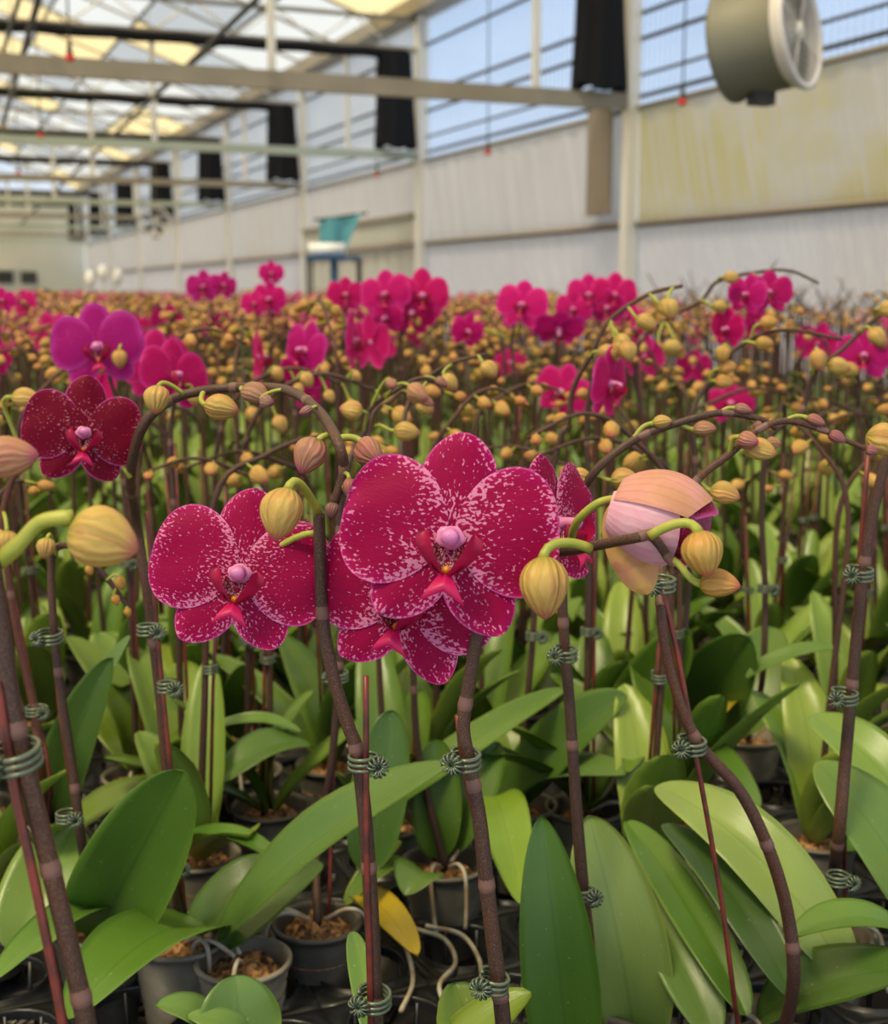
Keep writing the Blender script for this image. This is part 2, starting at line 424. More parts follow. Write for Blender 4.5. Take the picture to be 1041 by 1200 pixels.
def clip_geo(mb, p, ax, r, out, q=1.0):
    """wire spring clip: three loops round stem and stake"""
    ax = Vector(ax).normalized(); out = Vector(out); out = (out - ax * out.dot(ax)).normalized(); sd = ax.cross(out)
    pts = []; turns = 3; k = int(14 * q) * turns
    for i in range(k + 1):
        a = 2 * PI * turns * i / k
        pts.append(Vector(p) + out * math.cos(a) * r + sd * math.sin(a) * r * 1.15 + ax * ((i / k - .5) * .011))
    mb.tube(pts, .00135, 'clip', 6 if q > .6 else 4)
def coil_geo(mb, c, ax, rr, q=1.0):
    """little rosette of coiled wire"""
    ax = Vector(ax).normalized(); u = ax.orthogonal().normalized(); v = ax.cross(u); pts = []
    turns = 12; k = int(10 * q) * turns
    for i in range(k + 1):
        a = 2 * PI * i / k * .93; bb = 2 * PI * turns * i / k
        e = u * math.cos(a) + v * math.sin(a)
        pts.append(Vector(c) + e * (rr * .62 + rr * .38 * math.cos(bb)) + ax * (rr * .38 * math.sin(bb)))
    mb.tube(pts, .0009, 'clip', 4)

def pot_geo(r=.043, top=.045, bot=-.048):
    mb = MB(); pr = []
    rb = r * .72
    pr.append((.001, bot)); pr.append((rb, bot))
    for i in range(9):
        t = i / 8; rr = rb + (r - rb) * t; z = bot + (top - bot) * t
        pr.append((rr, z + .0005)); pr.append((rr - .0009, z + .005)) if i < 8 else None
    pr += [(r + .0025, top), (r + .0028, top + .004), (r - .001, top + .005), (r - .003, top), (r - .005, top - .02), (r - .008, top - .03), (.001, top - .032)]
    return mb.lathe(pr, 'pot', 28)
def medium_geo(rng, r=.0385, z=.036):
    mb = MB(); sd = rng.uniform(0, 90)
    def fn(i, j):
        a = 2 * PI * j / 26; rr = r * i / 9
        h = .010 * mnoise.noise((rr * math.cos(a) * 130 + sd, rr * math.sin(a) * 130, sd)) + .006 * mnoise.noise((rr * math.cos(a) * 300, rr * math.sin(a) * 300 + sd, 0))
        return Vector((rr * math.cos(a), rr * math.sin(a), z + (h if i < 9 else -.02) + .006 * (1 - i / 9))), (0, 0, 0), 1
    return mb.grid(9, 26, fn, 'bark', True)
def root_geo(rng, r=.043, top=.05):
    mb = MB(); a = rng.uniform(0, 2 * PI); e = Vector((math.cos(a), math.sin(a), 0)); t = Vector((-e.y, e.x, 0)); k = rng.uniform(-.5, .5)
    pts = [e * .008 + Vector((0, 0, top)), e * .03 + t * .01 * k + Vector((0, 0, top + .012)), e * (r + .006) + t * .03 * k + Vector((0, 0, top + .006)),
           e * (r + .012) + t * .05 * k + Vector((0, 0, top - .03)), e * (r + rng.uniform(.012, .03)) + t * .08 * k + Vector((0, 0, .004))]
    return mb.tube(spline(pts, 5), .0022, 'root', 6)

POTS = [pot_geo(), pot_geo(.046, .05)]; POTM = {}
def add_pot(root, rng, loc=(0, 0, 0), tint=None, hero=True, roots=2):
    i = rng.randrange(2)
    if i not in POTM: o = POTS[i].build('pot', root, loc); POTM[i] = o.data
    else:
        o = bpy.data.objects.new('pot', POTM[i]); C.objects.link(o); o.parent = root; o.location = loc
    t = tint or rng.choice([(.8, .8, .78), (1, 1, .95), (1.3, 1.28, 1.2), (.6, .6, .6)]); o.color = (*t, 1)
    g = medium_geo(rng).build('growing_medium', o)
    for _ in range(roots): root_geo(rng).build('aerial_root', root, loc)
    return o

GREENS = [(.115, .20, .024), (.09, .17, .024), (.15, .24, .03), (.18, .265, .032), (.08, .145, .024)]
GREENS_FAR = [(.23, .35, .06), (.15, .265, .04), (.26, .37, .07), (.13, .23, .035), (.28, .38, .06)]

# ------------------------------------------------------------------ explicit plants, laid out in the bench's own space
rngH = random.Random(4)
USED = []
def toward_cam(p): return (EYE - p).normalized()
class Plant:
    def __init__(s, label, base, h=None, name='potted_orchid', roots=2, pot_tint=None, tray=True):
        s.b = Vector((base.x, base.y, TOP)); s.root = empty(name, s.b); tag(s.root, label, 'orchid'); USED.append((s.b.x, s.b.y)); s.h = h
        if tray: add_pot(s.root, rngH, tint=pot_tint, roots=roots)
    def L(s, p): return Vector(p) - s.b
    def spike(s, pts, r0, r1, nodes=(), tint=(1, 1, 1), sides=10, k=8):
        w = spline([Vector(p) - s.b for p in pts], k); n = len(w); rad = [r0 + (r1 - r0) * i / (n - 1) for i in range(n)]
        cum = [0]
        for i in range(1, n): cum.append(cum[-1] + (w[i] - w[i - 1]).length)
        mb = MB(); mb.tube(w, rad, 'stem', sides); o = mb.build('flower_spike', s.root, color=tint); s.w, s.rad, s.cum = w, rad, cum
        for f in nodes:
            i = min(n - 2, int(f * (n - 1))); t = (w[i + 1] - w[i]).normalized(); p = w[i]
            q = MB(); q.lathe([(rad[i] * 1.0, -.003), (rad[i] * 1.09, -.0015), (rad[i] * 1.13, .0003), (rad[i] * 1.10, .0016), (rad[i] * 1.0, .006)], 'node', 12, p, t.to_track_quat('Z', 'Y').to_matrix())
            q.build('spike_node', o)
        s.spk = o; return s
    def at(s, z):                                   # point of the spike at world height z
        for i in range(1, len(s.w)):
            if s.w[i].z + s.b.z >= z: return s.w[i], (s.w[i] - s.w[i - 1]).normalized(), s.rad[i]
        return s.w[-1], Vector((0, 0, 1)), s.rad[-1]
    def stake(s, pts, r=.0021):
        mb = MB(); mb.tube(spline([Vector(p) - s.b for p in pts], 4), r, 'stake', 8); mb.build('support_stake', s.root); return s
    def clip(s, p, ax=(0, 0, 1), r=.0085, side=1, q=1.0):
        p = Vector(p) - s.b; mb = MB(); out = RT * side - fw * .3
        clip_geo(mb, p, ax, r, out, q); o = mb.build('stem_clip', s.root)
        c = MB(); coil_geo(c, p + (RT * side * .75 - fw * .8).normalized() * (r + .004), (RT * side * .35 - fw), .0072, q); c.build('spring_coil', o)
        return s
    def bud(s, node, base, d, Ln, W, q=1.0, tint=(1, 1, 1), pr=.0022, ptint=(1, 1, 1), roll=None):
        if tint[1] < .78: tint = (tint[0] * .9, tint[1] * .9, 1.25)
        mb = MB(); bb = Vector(base) - s.b; bud_geo(mb, bb, d, Ln, W, q, rngH.uniform(0, 6), roll); o = mb.build('bud', s.root, color=tint)
        if node is not None:
            p = MB(); p.tube(pedicel_pts(Vector(node) - s.b, bb + Vector(d).normalized() * Ln * .06, d), [pr * 1.0] * 8 + [pr * 1.35], 'pedicel', 8); p.build('pedicel', o, color=ptint)
        return o
    def bloom(s, c, width, yaw=0, pitch=0, roll=0, q=1.0, pm='petal', node=None, tint=(1, 1, 1), seed=None, label=None):
        """c world centre; yaw turns the face to the viewer's right, pitch up, roll clockwise (radians)"""
        c = Vector(c); nz = toward_cam(c); x = upw.cross(nz).normalized(); y = nz.cross(x)
        nz2 = (nz * math.cos(yaw) + x * math.sin(yaw)); x2 = upw.cross(nz2).normalized(); y2 = nz2.cross(x2)
        nz3 = nz2 * math.cos(pitch) + y2 * math.sin(pitch); y3 = nz3.cross(x2)
        X = x2 * math.cos(roll) - y3 * math.sin(roll); Y = nz3.cross(X)
        T = Matrix((X * width, Y * width, nz3 * width)).transposed().to_4x4(); T.translation = c - s.b
        parts = {}
        def get(k):
            if k in ('dorsal_sepal', 'lip', 'throat', 'column'):
                return parts.setdefault(k, MB())
            mb = MB(); parts.setdefault(k + '*', []).append((k, mb)); return mb
        flower(get, T, random.Random(seed if seed is not None else rngH.random()), q, pm)
        o = parts['column'].build('flower', s.root, color=tint)
        if label: o['label'] = label
        for k in ('dorsal_sepal', 'throat', 'lip'):
            parts[k].build(k, o, color=tint)
        for k in ('lateral_sepal*', 'petal*'):
            for nme, mb in parts[k]: mb.build(nme, o, color=tint)
        if node is not None:
            p = MB(); e = c - s.b - nz3 * width * .03
            p.tube(pedicel_pts(Vector(node) - s.b, e, nz3), .0021, 'pedicel', 8); p.build('pedicel', o)
        return o
    def leaf(s, b, t, th, wpx, face=.5, tint=None, sag=.10, fold=.2, bz=.052, bh=None, sweep=0, a=.42, bb=.5):
        """b, t = where the blade starts and ends as seen; th = ground distance of the tip from the viewer"""
        B = V(b[0], b[1], bh) if bh else G(b[0], b[1], TOP + bz); Tp = V(t[0], t[1], th)
        mid = (B + Tp) / 2; nrm = toward_cam(mid) * face + upw * (1 - face)
        W = wpx * (mid - EYE).dot(FW) / F
        mb = MB(); leaf_geo(mb, B - s.b, Tp - s.b, nrm, W, sag, fold, 20, 10, rngH.uniform(0, 9), a, bb, sweep)
        mb.build('leaf', s.root, color=tint or rngH.choice(GREENS)); return s
    def rleaves(s, n, rng, a0=None, Lr=(.13, .2), W=(.05, .075), q=1.0):
        a0 = rng.uniform(0, 2 * PI) if a0 is None else a0
        for i in range(n):
            az = a0 + (i % 2) * PI + rng.uniform(-.5, .5); el = R(rng.uniform(15, 60)); Ln = rng.uniform(*Lr)
            d = Vector((math.cos(az) * math.cos(el), math.sin(az) * math.cos(el), math.sin(el))); B = Vector((0, 0, .05)) + Vector((d.x, d.y, 0)) * .006
            mb = MB(); leaf_geo(mb, B, B + d * Ln, Vector((-d.x, -d.y, 1.2)), rng.uniform(*W), rng.uniform(.02, .16), .2, 14, 6, rng.uniform(0, 9))
            mb.build('leaf', s.root, color=rng.choice(GREENS))
        return s
def PV(h, *pts): return [V(p[0], p[1], h + (p[2] if len(p) > 2 else 0)) for p in pts]
def under(p): return Vector((p.x, p.y, TOP + .05))
DR = lambda dx, dy, dz=0: RT * dx - UP * dy - FW * dz          # a direction as seen: right, down, towards the viewer
exec_plants = True

# --- A: centre-left front plant
pts = PV(.83, (443, 1290), (440, 1190), (436, 1080), (428, 960), (418, 880), (408, 850), (390, 790), (378, 720), (375, 640), (374, 602))
A = Plant('potted orchid left of centre whose bare dark spike carries one speckled crimson flower', pts[0])
A.spike([under(pts[0])] + pts, .0056, .0038, (.22, .36, .50, .80))
A.stake(PV(.825, (434, 1300), (434, 1150), (430, 1000), (429, 792)))
A.clip(V(427, 893, .825), r=.0098, side=1, q=1.2); A.clip(V(439, 1170, .822), r=.0105, side=-1, q=1.2)
top = pts[-1]
A.bud(top, V(338, 572, .80), DR(-.22, 1, .15), .033, .0275, 1.3, pr=.0027, roll=.3)
A.bloom(V(281, 672, .835), .104, yaw=-.10, pitch=.05, roll=.16, q=1.5, node=V(374, 625, .835), seed=5, label='fully open speckled crimson flower seen face on')
A.leaf((440, 1245), (413, 1092), .93, 30, .4, (.13, .25, .05), bh=.84, a=.6)
A.rleaves(3, random.Random(8), R(200))

# --- B: arching spike over the left, dark flower at its left
pts = [G(212, 1100, TOP + .05)] + PV(1.15, (203, 1000), (195, 900), (187, 810), (173, 700), (160, 610)) + PV(1.08, (153, 560)) + PV(1.05, (165, 505), (188, 477), (222, 461), (280, 454)) + PV(.98, (335, 457)) + PV(.90, (372, 480)) + PV(.84, (396, 518), (403, 552), (392, 590))
B = Plant('potted orchid with arching budded spike and the dark crimson flower at far left', pts[0])
B.spike(pts, .0052, .0032, (.12, .24, .38, .55, .66, .78, .93), tint=(1.15, 1.1, 1.05))
B.stake([G(222, 1110, TOP + .03)] + PV(1.13, (208, 980), (190, 800), (172, 600)))
B.clip(V(175, 738, 1.1), r=.0095); B.clip(V(197, 805, 1.1), r=.008); B.clip(V(205, 1015, 1.12), r=.009)
B.bloom(V(98, 507, 1.06), .086, yaw=.05, pitch=.1, roll=.12, q=1.2, pm='petal_dark', node=V(153, 560, 1.07), seed=11, label='very dark crimson flower with pale centre')
B.bud(V(215, 462, 1.04), V(186, 452, 1.03), DR(-.05, 1, .2), .023, .021, pr=.0018)
B.bud(V(238, 461, 1.03), V(240, 474, 1.01), DR(1, .22, .2), .028, .021, pr=.002, ptint=(1.1, 1, .8))
B.bud(V(284, 455, 1.02), V(283, 457, 1.01), DR(1, .35, .3), .026, .018, tint=(.75, .62, .6), pr=.0015)
B.bud(V(335, 457, .98), V(307, 468, .98), DR(.7, .25, .5), .012, .011, tint=(.6, .5, .5), pr=.0014)
B.bud(V(396, 515, .86), V(374, 515, .85), DR(-.45, .9, .3), .026, .0225, tint=(.82, .60, .62), pr=.0022)
B.bud(V(396, 515, .86), V(424, 518, .86), DR(.5, .55, .55), .023, .020, tint=(.85, .58, .62), pr=.0024)
B.bud(V(402, 572, .84), V(432, 574, .82), DR(.45, .35, .8), .0275, .0265, 1.2, pr=.0026, roll=.8)
B.bud(V(403, 556, .84), V(409, 560, .83), DR(.1, 1, .3), .014, .009, tint=(.75, .45, .55), pr=.0013)
B.bud(V(392, 590, .84), V(392, 588, .84), DR(-.2, 1, .2), .012, .0095, tint=(.5, .38, .4), pr=.0013)
B.bud(V(372, 480, .9), V(366, 478, .89), DR(-.8, .4, .3), .010, .008, tint=(.6, .42, .4), pr=.0012)
B.leaf((258, 1095), (80, 1195), .96, 105, .15, (.11, .225, .03), sag=.14)
B.leaf((225, 1095), (330, 1008), 1.22, 62, .35, (.075, .15, .03))
B.leaf((200, 985), (332, 1012), 1.22, 34, .15, (.12, .25, .04), bz=.07)

# --- C: centre plant with the large flowers
pts = PV(.80, (600, 1330), (590, 1200), (583, 1140), (572, 1050), (562, 960), (549, 890), (543, 850), (550, 800), (562, 735), (580, 690)) + PV(.83, (622, 655)) + PV(.80, (680, 643)) + PV(.76, (742, 631), (764, 629), (786, 656), (800, 667))
C_ = Plant('potted orchid at centre front bearing the largest white-speckled crimson flowers and a half open bud', pts[0])
C_.spike([under(pts[0])] + pts, .0058, .0026, (.16, .26, .35, .47, .84, .93))
C_.stake(PV(.80, (604, 1340), (585, 1180), (565, 1000), (545, 905), (537, 838)), .0023)
C_.clip(V(546, 890, .795), r=.0088, side=-1, q=1.2); C_.clip(V(579, 1150, .795), (.2, 0, 1), r=.009, side=-1, q=1.2)
C_.bloom(V(528, 630, .785), .121, yaw=-.02, pitch=.05, roll=.12, q=1.6, node=V(580, 690, .82), seed=21, label='largest speckled crimson flower, seen face on')
C_.bloom(V(474, 700, .815), .108, yaw=-.30, pitch=-.05, roll=.12, q=1.4, node=V(566, 725, .82), seed=33, label='speckled crimson flower partly behind the largest one')
C_.bloom(V(656, 615, .88), .096, yaw=1.05, pitch=.1, roll=-.1, q=1.2, node=V(622, 655, .83), seed=41, label='crimson flower turned to the side')
C_.bud(V(692, 643, .78), V(637, 652, .765), DR(.02, 1, .1), .037, .0305, 1.4, pr=.0030, roll=1.0)
C_.bud(V(762, 628, .752), V(818, 622, .742), DR(.2, 1, .1), .027, .025, 1.2, pr=.0030, tint=(1, .95, .8))
C_.bud(V(786, 656, .76), V(820, 684, .75), DR(1, .05, .35), .0235, .0175, 1.2, pr=.0022, tint=(.95, .78, .7))
C_.leaf((668, 1255), (634, 955), 1.0, 90, .75, (.085, .19, .026), bh=.98, sag=.05, a=.35, bb=.6)
C_.rleaves(2, random.Random(3), R(100))
# the half open bud on C
def shell(mb, Cn, A_, U_, V_, a0, a1, t0, t1, r, Ln, mat, k=14, flare=0, th=0):
    def fn(i, j):
        t = t0 + (t1 - t0) * i / k; a = a0 + (a1 - a0) * j / k; v = -1 + 2 * j / k
        tt = t - (.16 * v * v * t)                       # rounded free end
        rr = r * (math.sin(PI * min(.98, .10 + tt * .80)) ** .6) * (1 + flare * tt * tt) * (1 if tt > .01 else .2)
        return Cn + A_ * (Ln * tt) + (U_ * math.cos(a) + V_ * math.sin(a)) * rr, (a, tt, 1.3), min(1 - abs(v), (1 - i / k) * 2) * .1
    mb.grid(k, k, fn, mat)
def make_sepal_out(name, c1, c2, c3):
    m = mat(name, c1, .5, 0, .3); n = N(m); th, t, z = n.sep(n.attr('pat').outputs['Vector'])
    g = n.mix(n.step(n.noise(n.coord(), 45, 3), .35, .7), c1, c2)
    w = n.math('SINE', n.math('ADD', n.math('MULTIPLY', th, 30.0), n.math('MULTIPLY', n.noise(n.coord(), 120, 2), 5.0)))
    g = n.mix(n.math('MULTIPLY', n.step(w, .4, 1), .3), g, c3)
    n.l.new(g, n.b.inputs['Base Color']); n.bump(w, .12, .0005); n.translucent(g, .2); return m
M['sep_tan'] = make_sepal_out('half_open_sepal', (.60, .30, .18), (.70, .33, .29), (.48, .19, .14))
M['sep_ochre'] = make_sepal_out('half_open_side_sepal', (.58, .36, .11), (.60, .27, .17), (.34, .14, .06))
M['pet_pale'] = make_sepal_out('half_open_petal_back', (.84, .40, .55), (.86, .55, .66), (.72, .28, .45))
hb = V(716, 592, .80); fl = empty('flower', (0, 0, 0)); fl.parent = C_.root; fl['label'] = 'half open pink and tan flower bud'
ax_ = DR(.93, .28, .25).normalized(); U0 = DR(-.28, -.95, .15); U0 = (U0 - ax_ * U0.dot(ax_)).normalized(); V0 = ax_.cross(U0)
if V0.dot(toward_cam(hb)) < 0: V0 = -V0
q0 = hb - C_.b; LL = .064
m_ = MB(); shell(m_, q0, ax_, U0, V0, R(-70), R(62), 0, .91, .0305, LL, 'sep_tan', 16); m_.build('dorsal_sepal', fl)
m_ = MB(); shell(m_, q0, ax_, U0, V0, R(40), R(165), .02, .74, .0285, LL, 'pet_pale', 16, -.08); m_.build('petal', fl)
m_ = MB(); shell(m_, q0, ax_, U0, V0, R(-160), R(-30), .02, .95, .0265, LL, 'petal', 14); m_.build('petal', fl)
m_ = MB(); shell(m_, q0, ax_, U0, V0, R(-40), R(58), .15, 1.0, .0270, LL, 'petal_dark', 14, .05); m_.build('petal', fl)
m_ = MB(); shell(m_, q0, ax_, U0, V0, R(50), R(150), .15, .90, .0255, LL, 'petal_dark', 14); m_.build('petal', fl)
mb = MB(); e0 = V(724, 590, .795) - C_.b; leaf_dir = DR(.22, 1, .0)
petal(mb, Matrix.Translation(e0) @ Matrix((RT * .1, UP * .1, -FW * .1)).transposed().to_4x4(), (0, .02, 0), R(163), .12, .60, .15, .5, .55, -.5, -.05, .004, 16, 12, 'sep_ochre', 2.2); mb.build('lateral_sepal', fl)
mb = MB(); petal(mb, Matrix.Translation(e0) @ Matrix((RT * .1, UP * .1, -FW * .1)).transposed().to_4x4(), (.02, .0, -.2), R(125), .0, .62, .15, .5, .55, -.3, .1, .004, 12, 8, 'petal', 4.2); mb.build('lateral_sepal', fl)
mb = MB(); mb.tube(spline([p - C_.b for p in (V(668, 640, .83), V(676, 612, .81), V(700, 590, .80), V(722, 584, .802))], 5), .0026, 'pedicel', 8); mb.build('pedicel', fl)

# --- D: slim stem right of centre, arch reaching right
pts = [G(702, 1222, TOP + .05)] + PV(1.02, (690, 1130), (683, 1040), (676, 950), (668, 830), (661, 740), (660, 680), (672, 605)) + PV(1.0, (694, 557), (741, 517), (791, 497), (844, 484), (890, 491), (910, 502))
D = Plant('potted orchid with slim stem right of centre and long brown arch of buds', pts[0])
D.spike(pts, .0055, .0022, (.15, .28, .4, .52, .72, .86))
D.stake([G(708, 1230, TOP + .03)] + PV(1.03, (692, 1080), (680, 950), (664, 735)))
D.clip(V(663, 766, 1.01), r=.0085, side=-1); D.clip(V(683, 1047, 1.01), r=.009)
D.bud(V(694, 557, 1.0), V(716, 563, 1.0), DR(1, -.1, .2), .021, .0175, pr=.0016); D.bud(V(690, 565, 1.0), V(668, 560, 1.01), DR(1, .05, .3), .018, .0165, pr=.0014)
D.bud(V(741, 517, 1.0), V(765, 496, 1.0), DR(1, -.1, .3), .015, .011, pr=.0018); D.bud(V(791, 497, 1.0), V(812, 503, 1.0), DR(1, 0, .2), .018, .0125, tint=(.85, .7, .6), pr=.0018)
D.bud(V(844, 484, 1.0), V(860, 478, 1.0), DR(1, .2, .1), .014, .009, tint=(.7, .5, .5), pr=.0015); D.bud(V(872, 486, 1.0), V(884, 494, 1.0), DR(.8, .8, .1), .010, .008, tint=(.6, .42, .4), pr=.0012)
D.leaf((745, 1240), (690, 955), 1.08, 108, .55, (.25, .35, .09), sag=.12, a=.5, bh=1.07)  # first blade: paler tint stands in for its sheen
D.leaf((838, 1215), (752, 1048), 1.13, 66, .45, (.16, .27, .06), sag=.08)
D.leaf((720, 1240), (800, 1250), 1.1, 60, .2)

# --- E: right, double curved stem
pts = [G(915, 1228, TOP + .05)] + PV(.95, (930, 1150), (924, 1075), (903, 1000), (868, 928), (815, 865), (786, 785), (775, 715)) + PV(.98, (777, 660), (795, 605), (817, 563), (854, 533), (887, 505), (921, 493), (961, 503), (994, 517), (1022, 529))
E_ = Plant('potted orchid with a strongly curved S-shaped stem at right behind the half open bud', pts[0])
E_.spike(pts, .0056, .0018, (.1, .2, .32, .45, .62, .76, .88), tint=(1.2, 1.05, 1))
E_.stake([G(872, 1240, TOP + .03)] + PV(.95, (862, 1180), (845, 1050), (815, 880), (797, 780), (777, 690)))
E_.clip(V(776, 684, .945), r=.009, side=-1); E_.clip(V(811, 873, .945), r=.0098, side=-1)
E_.bud(V(854, 533, .98), V(866, 512, .97), DR(.75, .3, .5), .016, .0145, tint=(.85, .55, .5), pr=.0018)
E_.bud(V(870, 518, .98), V(874, 524, .975), DR(1, .25, .2), .023, .018, pr=.0018); E_.bud(V(887, 505, .98), V(897, 520, 1.0), DR(1, 0, .2), .012, .011, tint=(.9, .7, .6), pr=.0014)
E_.bud(V(921, 493, .98), V(945, 489, .98), DR(1, .4, .1), .015, .009, tint=(.75, .5, .5), pr=.0015); E_.bud(V(961, 503, .98), V(971, 508, .98), DR(1, .5, .1), .014, .010, tint=(.65, .35, .4), pr=.0014)
E_.bud(V(1022, 529, .98), V(1014, 527, .98), DR(1, .2, .1), .010, .009, tint=(.6, .35, .4), pr=.0013); E_.bud(V(817, 563, .98), V(832, 575, .98), DR(1, .25, .2), .023, .0185, pr=.0018)
E_.leaf((1005, 1165), (770, 920), 1.16, 92, .35, (.26, .36, .09), sag=.15, a=.5, bh=1.02)  # highlight on this blade is put into its paler tint
E_.leaf((930, 1170), (778, 965), 1.14, 60, .1, (.07, .14, .03), sag=.08, bh=.98)
E_.leaf((875, 1190), (735, 963), 1.2, 58, .3, (.10, .21, .025), sag=.06, bh=1.0)
E_.leaf((885, 1200), (1075, 1135), .96, 95, .35, (.085, .17, .028), sag=.10)
E_.leaf((930, 1098), (1075, 1112), 1.0, 62, .1, (.12, .23, .04), sag=.22, bh=.99)

# --- F: far right tall stem
pts = [G(968, 1092, TOP + .05)] + PV(1.08, (982, 990), (991, 890), (1000, 790), (1011, 680), (1022, 610), (1040, 540), (1075, 480))
Fp = Plant('potted orchid with the straight dark stem nearest the right edge, clipped three times', pts[0])
Fp.spike(pts, .0060, .0040, (.16, .42, .62))
Fp.stake([G(990, 1092, TOP + .03)] + PV(1.09, (990, 1000), (989, 900), (1000, 750), (1018, 530)))
for p in ((1008, 672), (990, 816), (983, 1030)): Fp.clip(V(*p, 1.07), r=.010, side=-1 if p[1] < 1000 else 1)
Fp.bud(None, V(1015, 511, 1.0), DR(1, .3, .2), .030, .026)
Fp.leaf((1085, 1075), (958, 893), 1.13, 95, .4, (.16, .27, .05), sag=.08, bh=1.08)
Fp.leaf((1090, 975), (950, 838), 1.32, 72, .35, (.18, .30, .06), sag=.1, bh=1.2)
Fp.leaf((1060, 1050), (975, 1000), 1.14, 60, .2, (.11, .22, .03))

# --- G: thick stem in the bottom left corner
pts = PV(.60, (112, 1290), (100, 1195), (86, 1130), (60, 1020), (30, 900), (12, 820), (0, 730), (-14, 640))
Gp = Plant('potted orchid with the thickest dark stem, at the left edge, and a plump bud', pts[0])
Gp.spike([under(pts[0])] + pts + PV(.62, (-30, 560), (-20, 500)), .0050, .0044, (.24, .40, .56), sides=14)
Gp.stake(PV(.595, (82, 1280), (72, 1190), (40, 1030), (18, 930), (-4, 800)), .0024)
Gp.clip(V(21, 886, .592), (-.15, 0, 1), r=.0105, side=-1, q=1.3)
o = Gp.bud(None, V(82, 622, .60), DR(1, .28, .1), .0335, .0300, 1.5, roll=2.2)
mb = MB(); mb.tube(spline([p - Gp.b for p in (V(-14, 668, .605), V(20, 640, .60), V(48, 612, .60), V(85, 606, .60))], 5), [.0042] * 6 + [.0036] * 10, 'pedicel', 10); mb.build('pedicel', o)
o = Gp.bud(None, V(-22, 540, .62), DR(1, -.1, .1), .028, .021, 1.3, tint=(.92, .66, .9), roll=.5)
mb = MB(); mb.tube(spline([p - Gp.b for p in (V(-34, 580, .62), V(-34, 552, .62), V(-20, 540, .62))], 5), .0026, 'pedicel', 8); mb.build('pedicel', o)
Gp.rleaves(2, random.Random(5), R(120))

# --- H: left, thin stem with clip, big upright leaf
pts = [G(118, 1085, TOP + .05)] + PV(1.15, (98, 1000), (85, 900), (70, 800), (62, 720), (62, 650)) + PV(1.12, (85, 640), (110, 660), (135, 690), (150, 712))
Hp = Plant('potted orchid at left with a broad upright leaf and a small drooping bud tip', pts[0])
Hp.spike(pts, .005, .002, (.2, .36, .6)); Hp.stake([G(112, 1092, TOP + .03)] + PV(1.16, (80, 900), (66, 790), (58, 690)))
Hp.clip(V(60, 746, 1.14), r=.010, side=-1); Hp.clip(V(80, 957, 1.14), r=.010, side=1)
Hp.bud(V(66, 650, 1.14), V(56, 630, 1.12), DR(-.1, 1, .2), .019, .017, pr=.0017)
for a, b, l in (((112, 662), (103, 662), .010), ((125, 680), (138, 675), .013), ((136, 690), (134, 697), .010), ((150, 712), (148, 712), .009)):
    Hp.bud(V(*a, 1.11), V(*b, 1.11), DR(.4, 1, .2), l, l * .8, tint=(1, .85, .6), pr=.0012)
Hp.leaf((112, 1100), (216, 903), 1.06, 116, .92, (.095, .195, .026), sag=.05, a=.36, bb=.44)
Hp.leaf((168, 1072), (-10, 1148), 1.02, 50, .2, (.12, .24, .04), sag=.14)
Hp.leaf((20, 1120), (86, 968), 1.25, 95, .6, (.17, .28, .06), sag=.05)

# --- second left stem with crossed stake
pts = [G(62, 985, TOP + .05)] + PV(1.3, (48, 900), (40, 830), (20, 740), (8, 660), (4, 600), (25, 540), (60, 505))
H2 = Plant('potted orchid with a reddish stem and a green clip behind the thickest left stem', pts[0])
H2.spike(pts, .0055, .003, (.3, .5), tint=(1.6, 1.1, 1)); H2.stake([G(40, 992, TOP + .03)] + PV(1.3, (60, 930), (40, 820), (5, 640)))
H2.clip(V(43, 833, 1.29), r=.010, side=1); H2.bud(V(4, 600, 1.3), V(8, 622, 1.28), DR(.1, 1, .2), .026, .024, pr=.002); H2.bud(V(25, 540, 1.3), V(14, 465, 1.28), DR(1, .15, .1), .03, .02, pr=.002)
H2.leaf((60, 985), (132, 770), 1.32, 62, .6, (.075, .15, .03)); H2.leaf((72, 985), (152, 745), 1.38, 40, .3, (.15, .26, .07)); H2.rleaves(2, random.Random(17), R(210))

# --- P1: pot in view, long leaf sweeping up to the right
p1 = G(372, 1083, TOP + .045)
P1 = Plant('potted orchid in a grey pot with a long leaf sweeping right and one yellow leaf', p1, roots=3)
P1.leaf((255, 1098), (525, 893), 1.12, 80, .35, (.115, .215, .045), sag=.07, bz=.07, a=.5, bb=.6)
P1.leaf((262, 1112), (378, 1012), 1.22, 56, .35, (.075, .145, .03))
P1.leaf((430, 1020), (460, 832), 1.3, 68, .8, (.08, .165, .03), sag=.03, bh=1.26)
P1.leaf((415, 1045), (490, 1120), 1.16, 42, .35, (.55, .40, .03), sag=.12)
P1.leaf((405, 1060), (470, 985), 1.3, 24, .4)
pts = [p1] + PV(1.28, (372, 1000), (388, 900), (397, 800), (400, 730), (398, 610), (407, 547)) + PV(1.3, (427, 507), (434, 480), (460, 460), (494, 443), (524, 453))
P1.spike(pts, .0046, .0018, (.3, .45, .7)); P1.clip(V(397, 646, 1.27), r=.009, side=1); P1.clip(V(397, 792, 1.27), r=.009, side=-1); P1.stake([G(385, 1085, TOP + .03)] + PV(1.29, (392, 880), (405, 640)))
P1.bud(V(427, 507, 1.3), V(425, 482, 1.28), DR(-1, -.1, .3), .023, .021, pr=.0016); P1.bud(V(440, 500, 1.3), V(462, 505, 1.28), DR(1, .1, .2), .026, .02, pr=.0017)
P1.bud(V(434, 480, 1.3), V(458, 446, 1.28), DR(.2, .6, .8), .013, .012, pr=.0015, tint=(.8, .6, .5)); P1.bud(V(450, 468, 1.3), V(480, 452, 1.28), DR(.7, .6, .4), .025, .021, pr=.0016, tint=(.95, .75, .6))
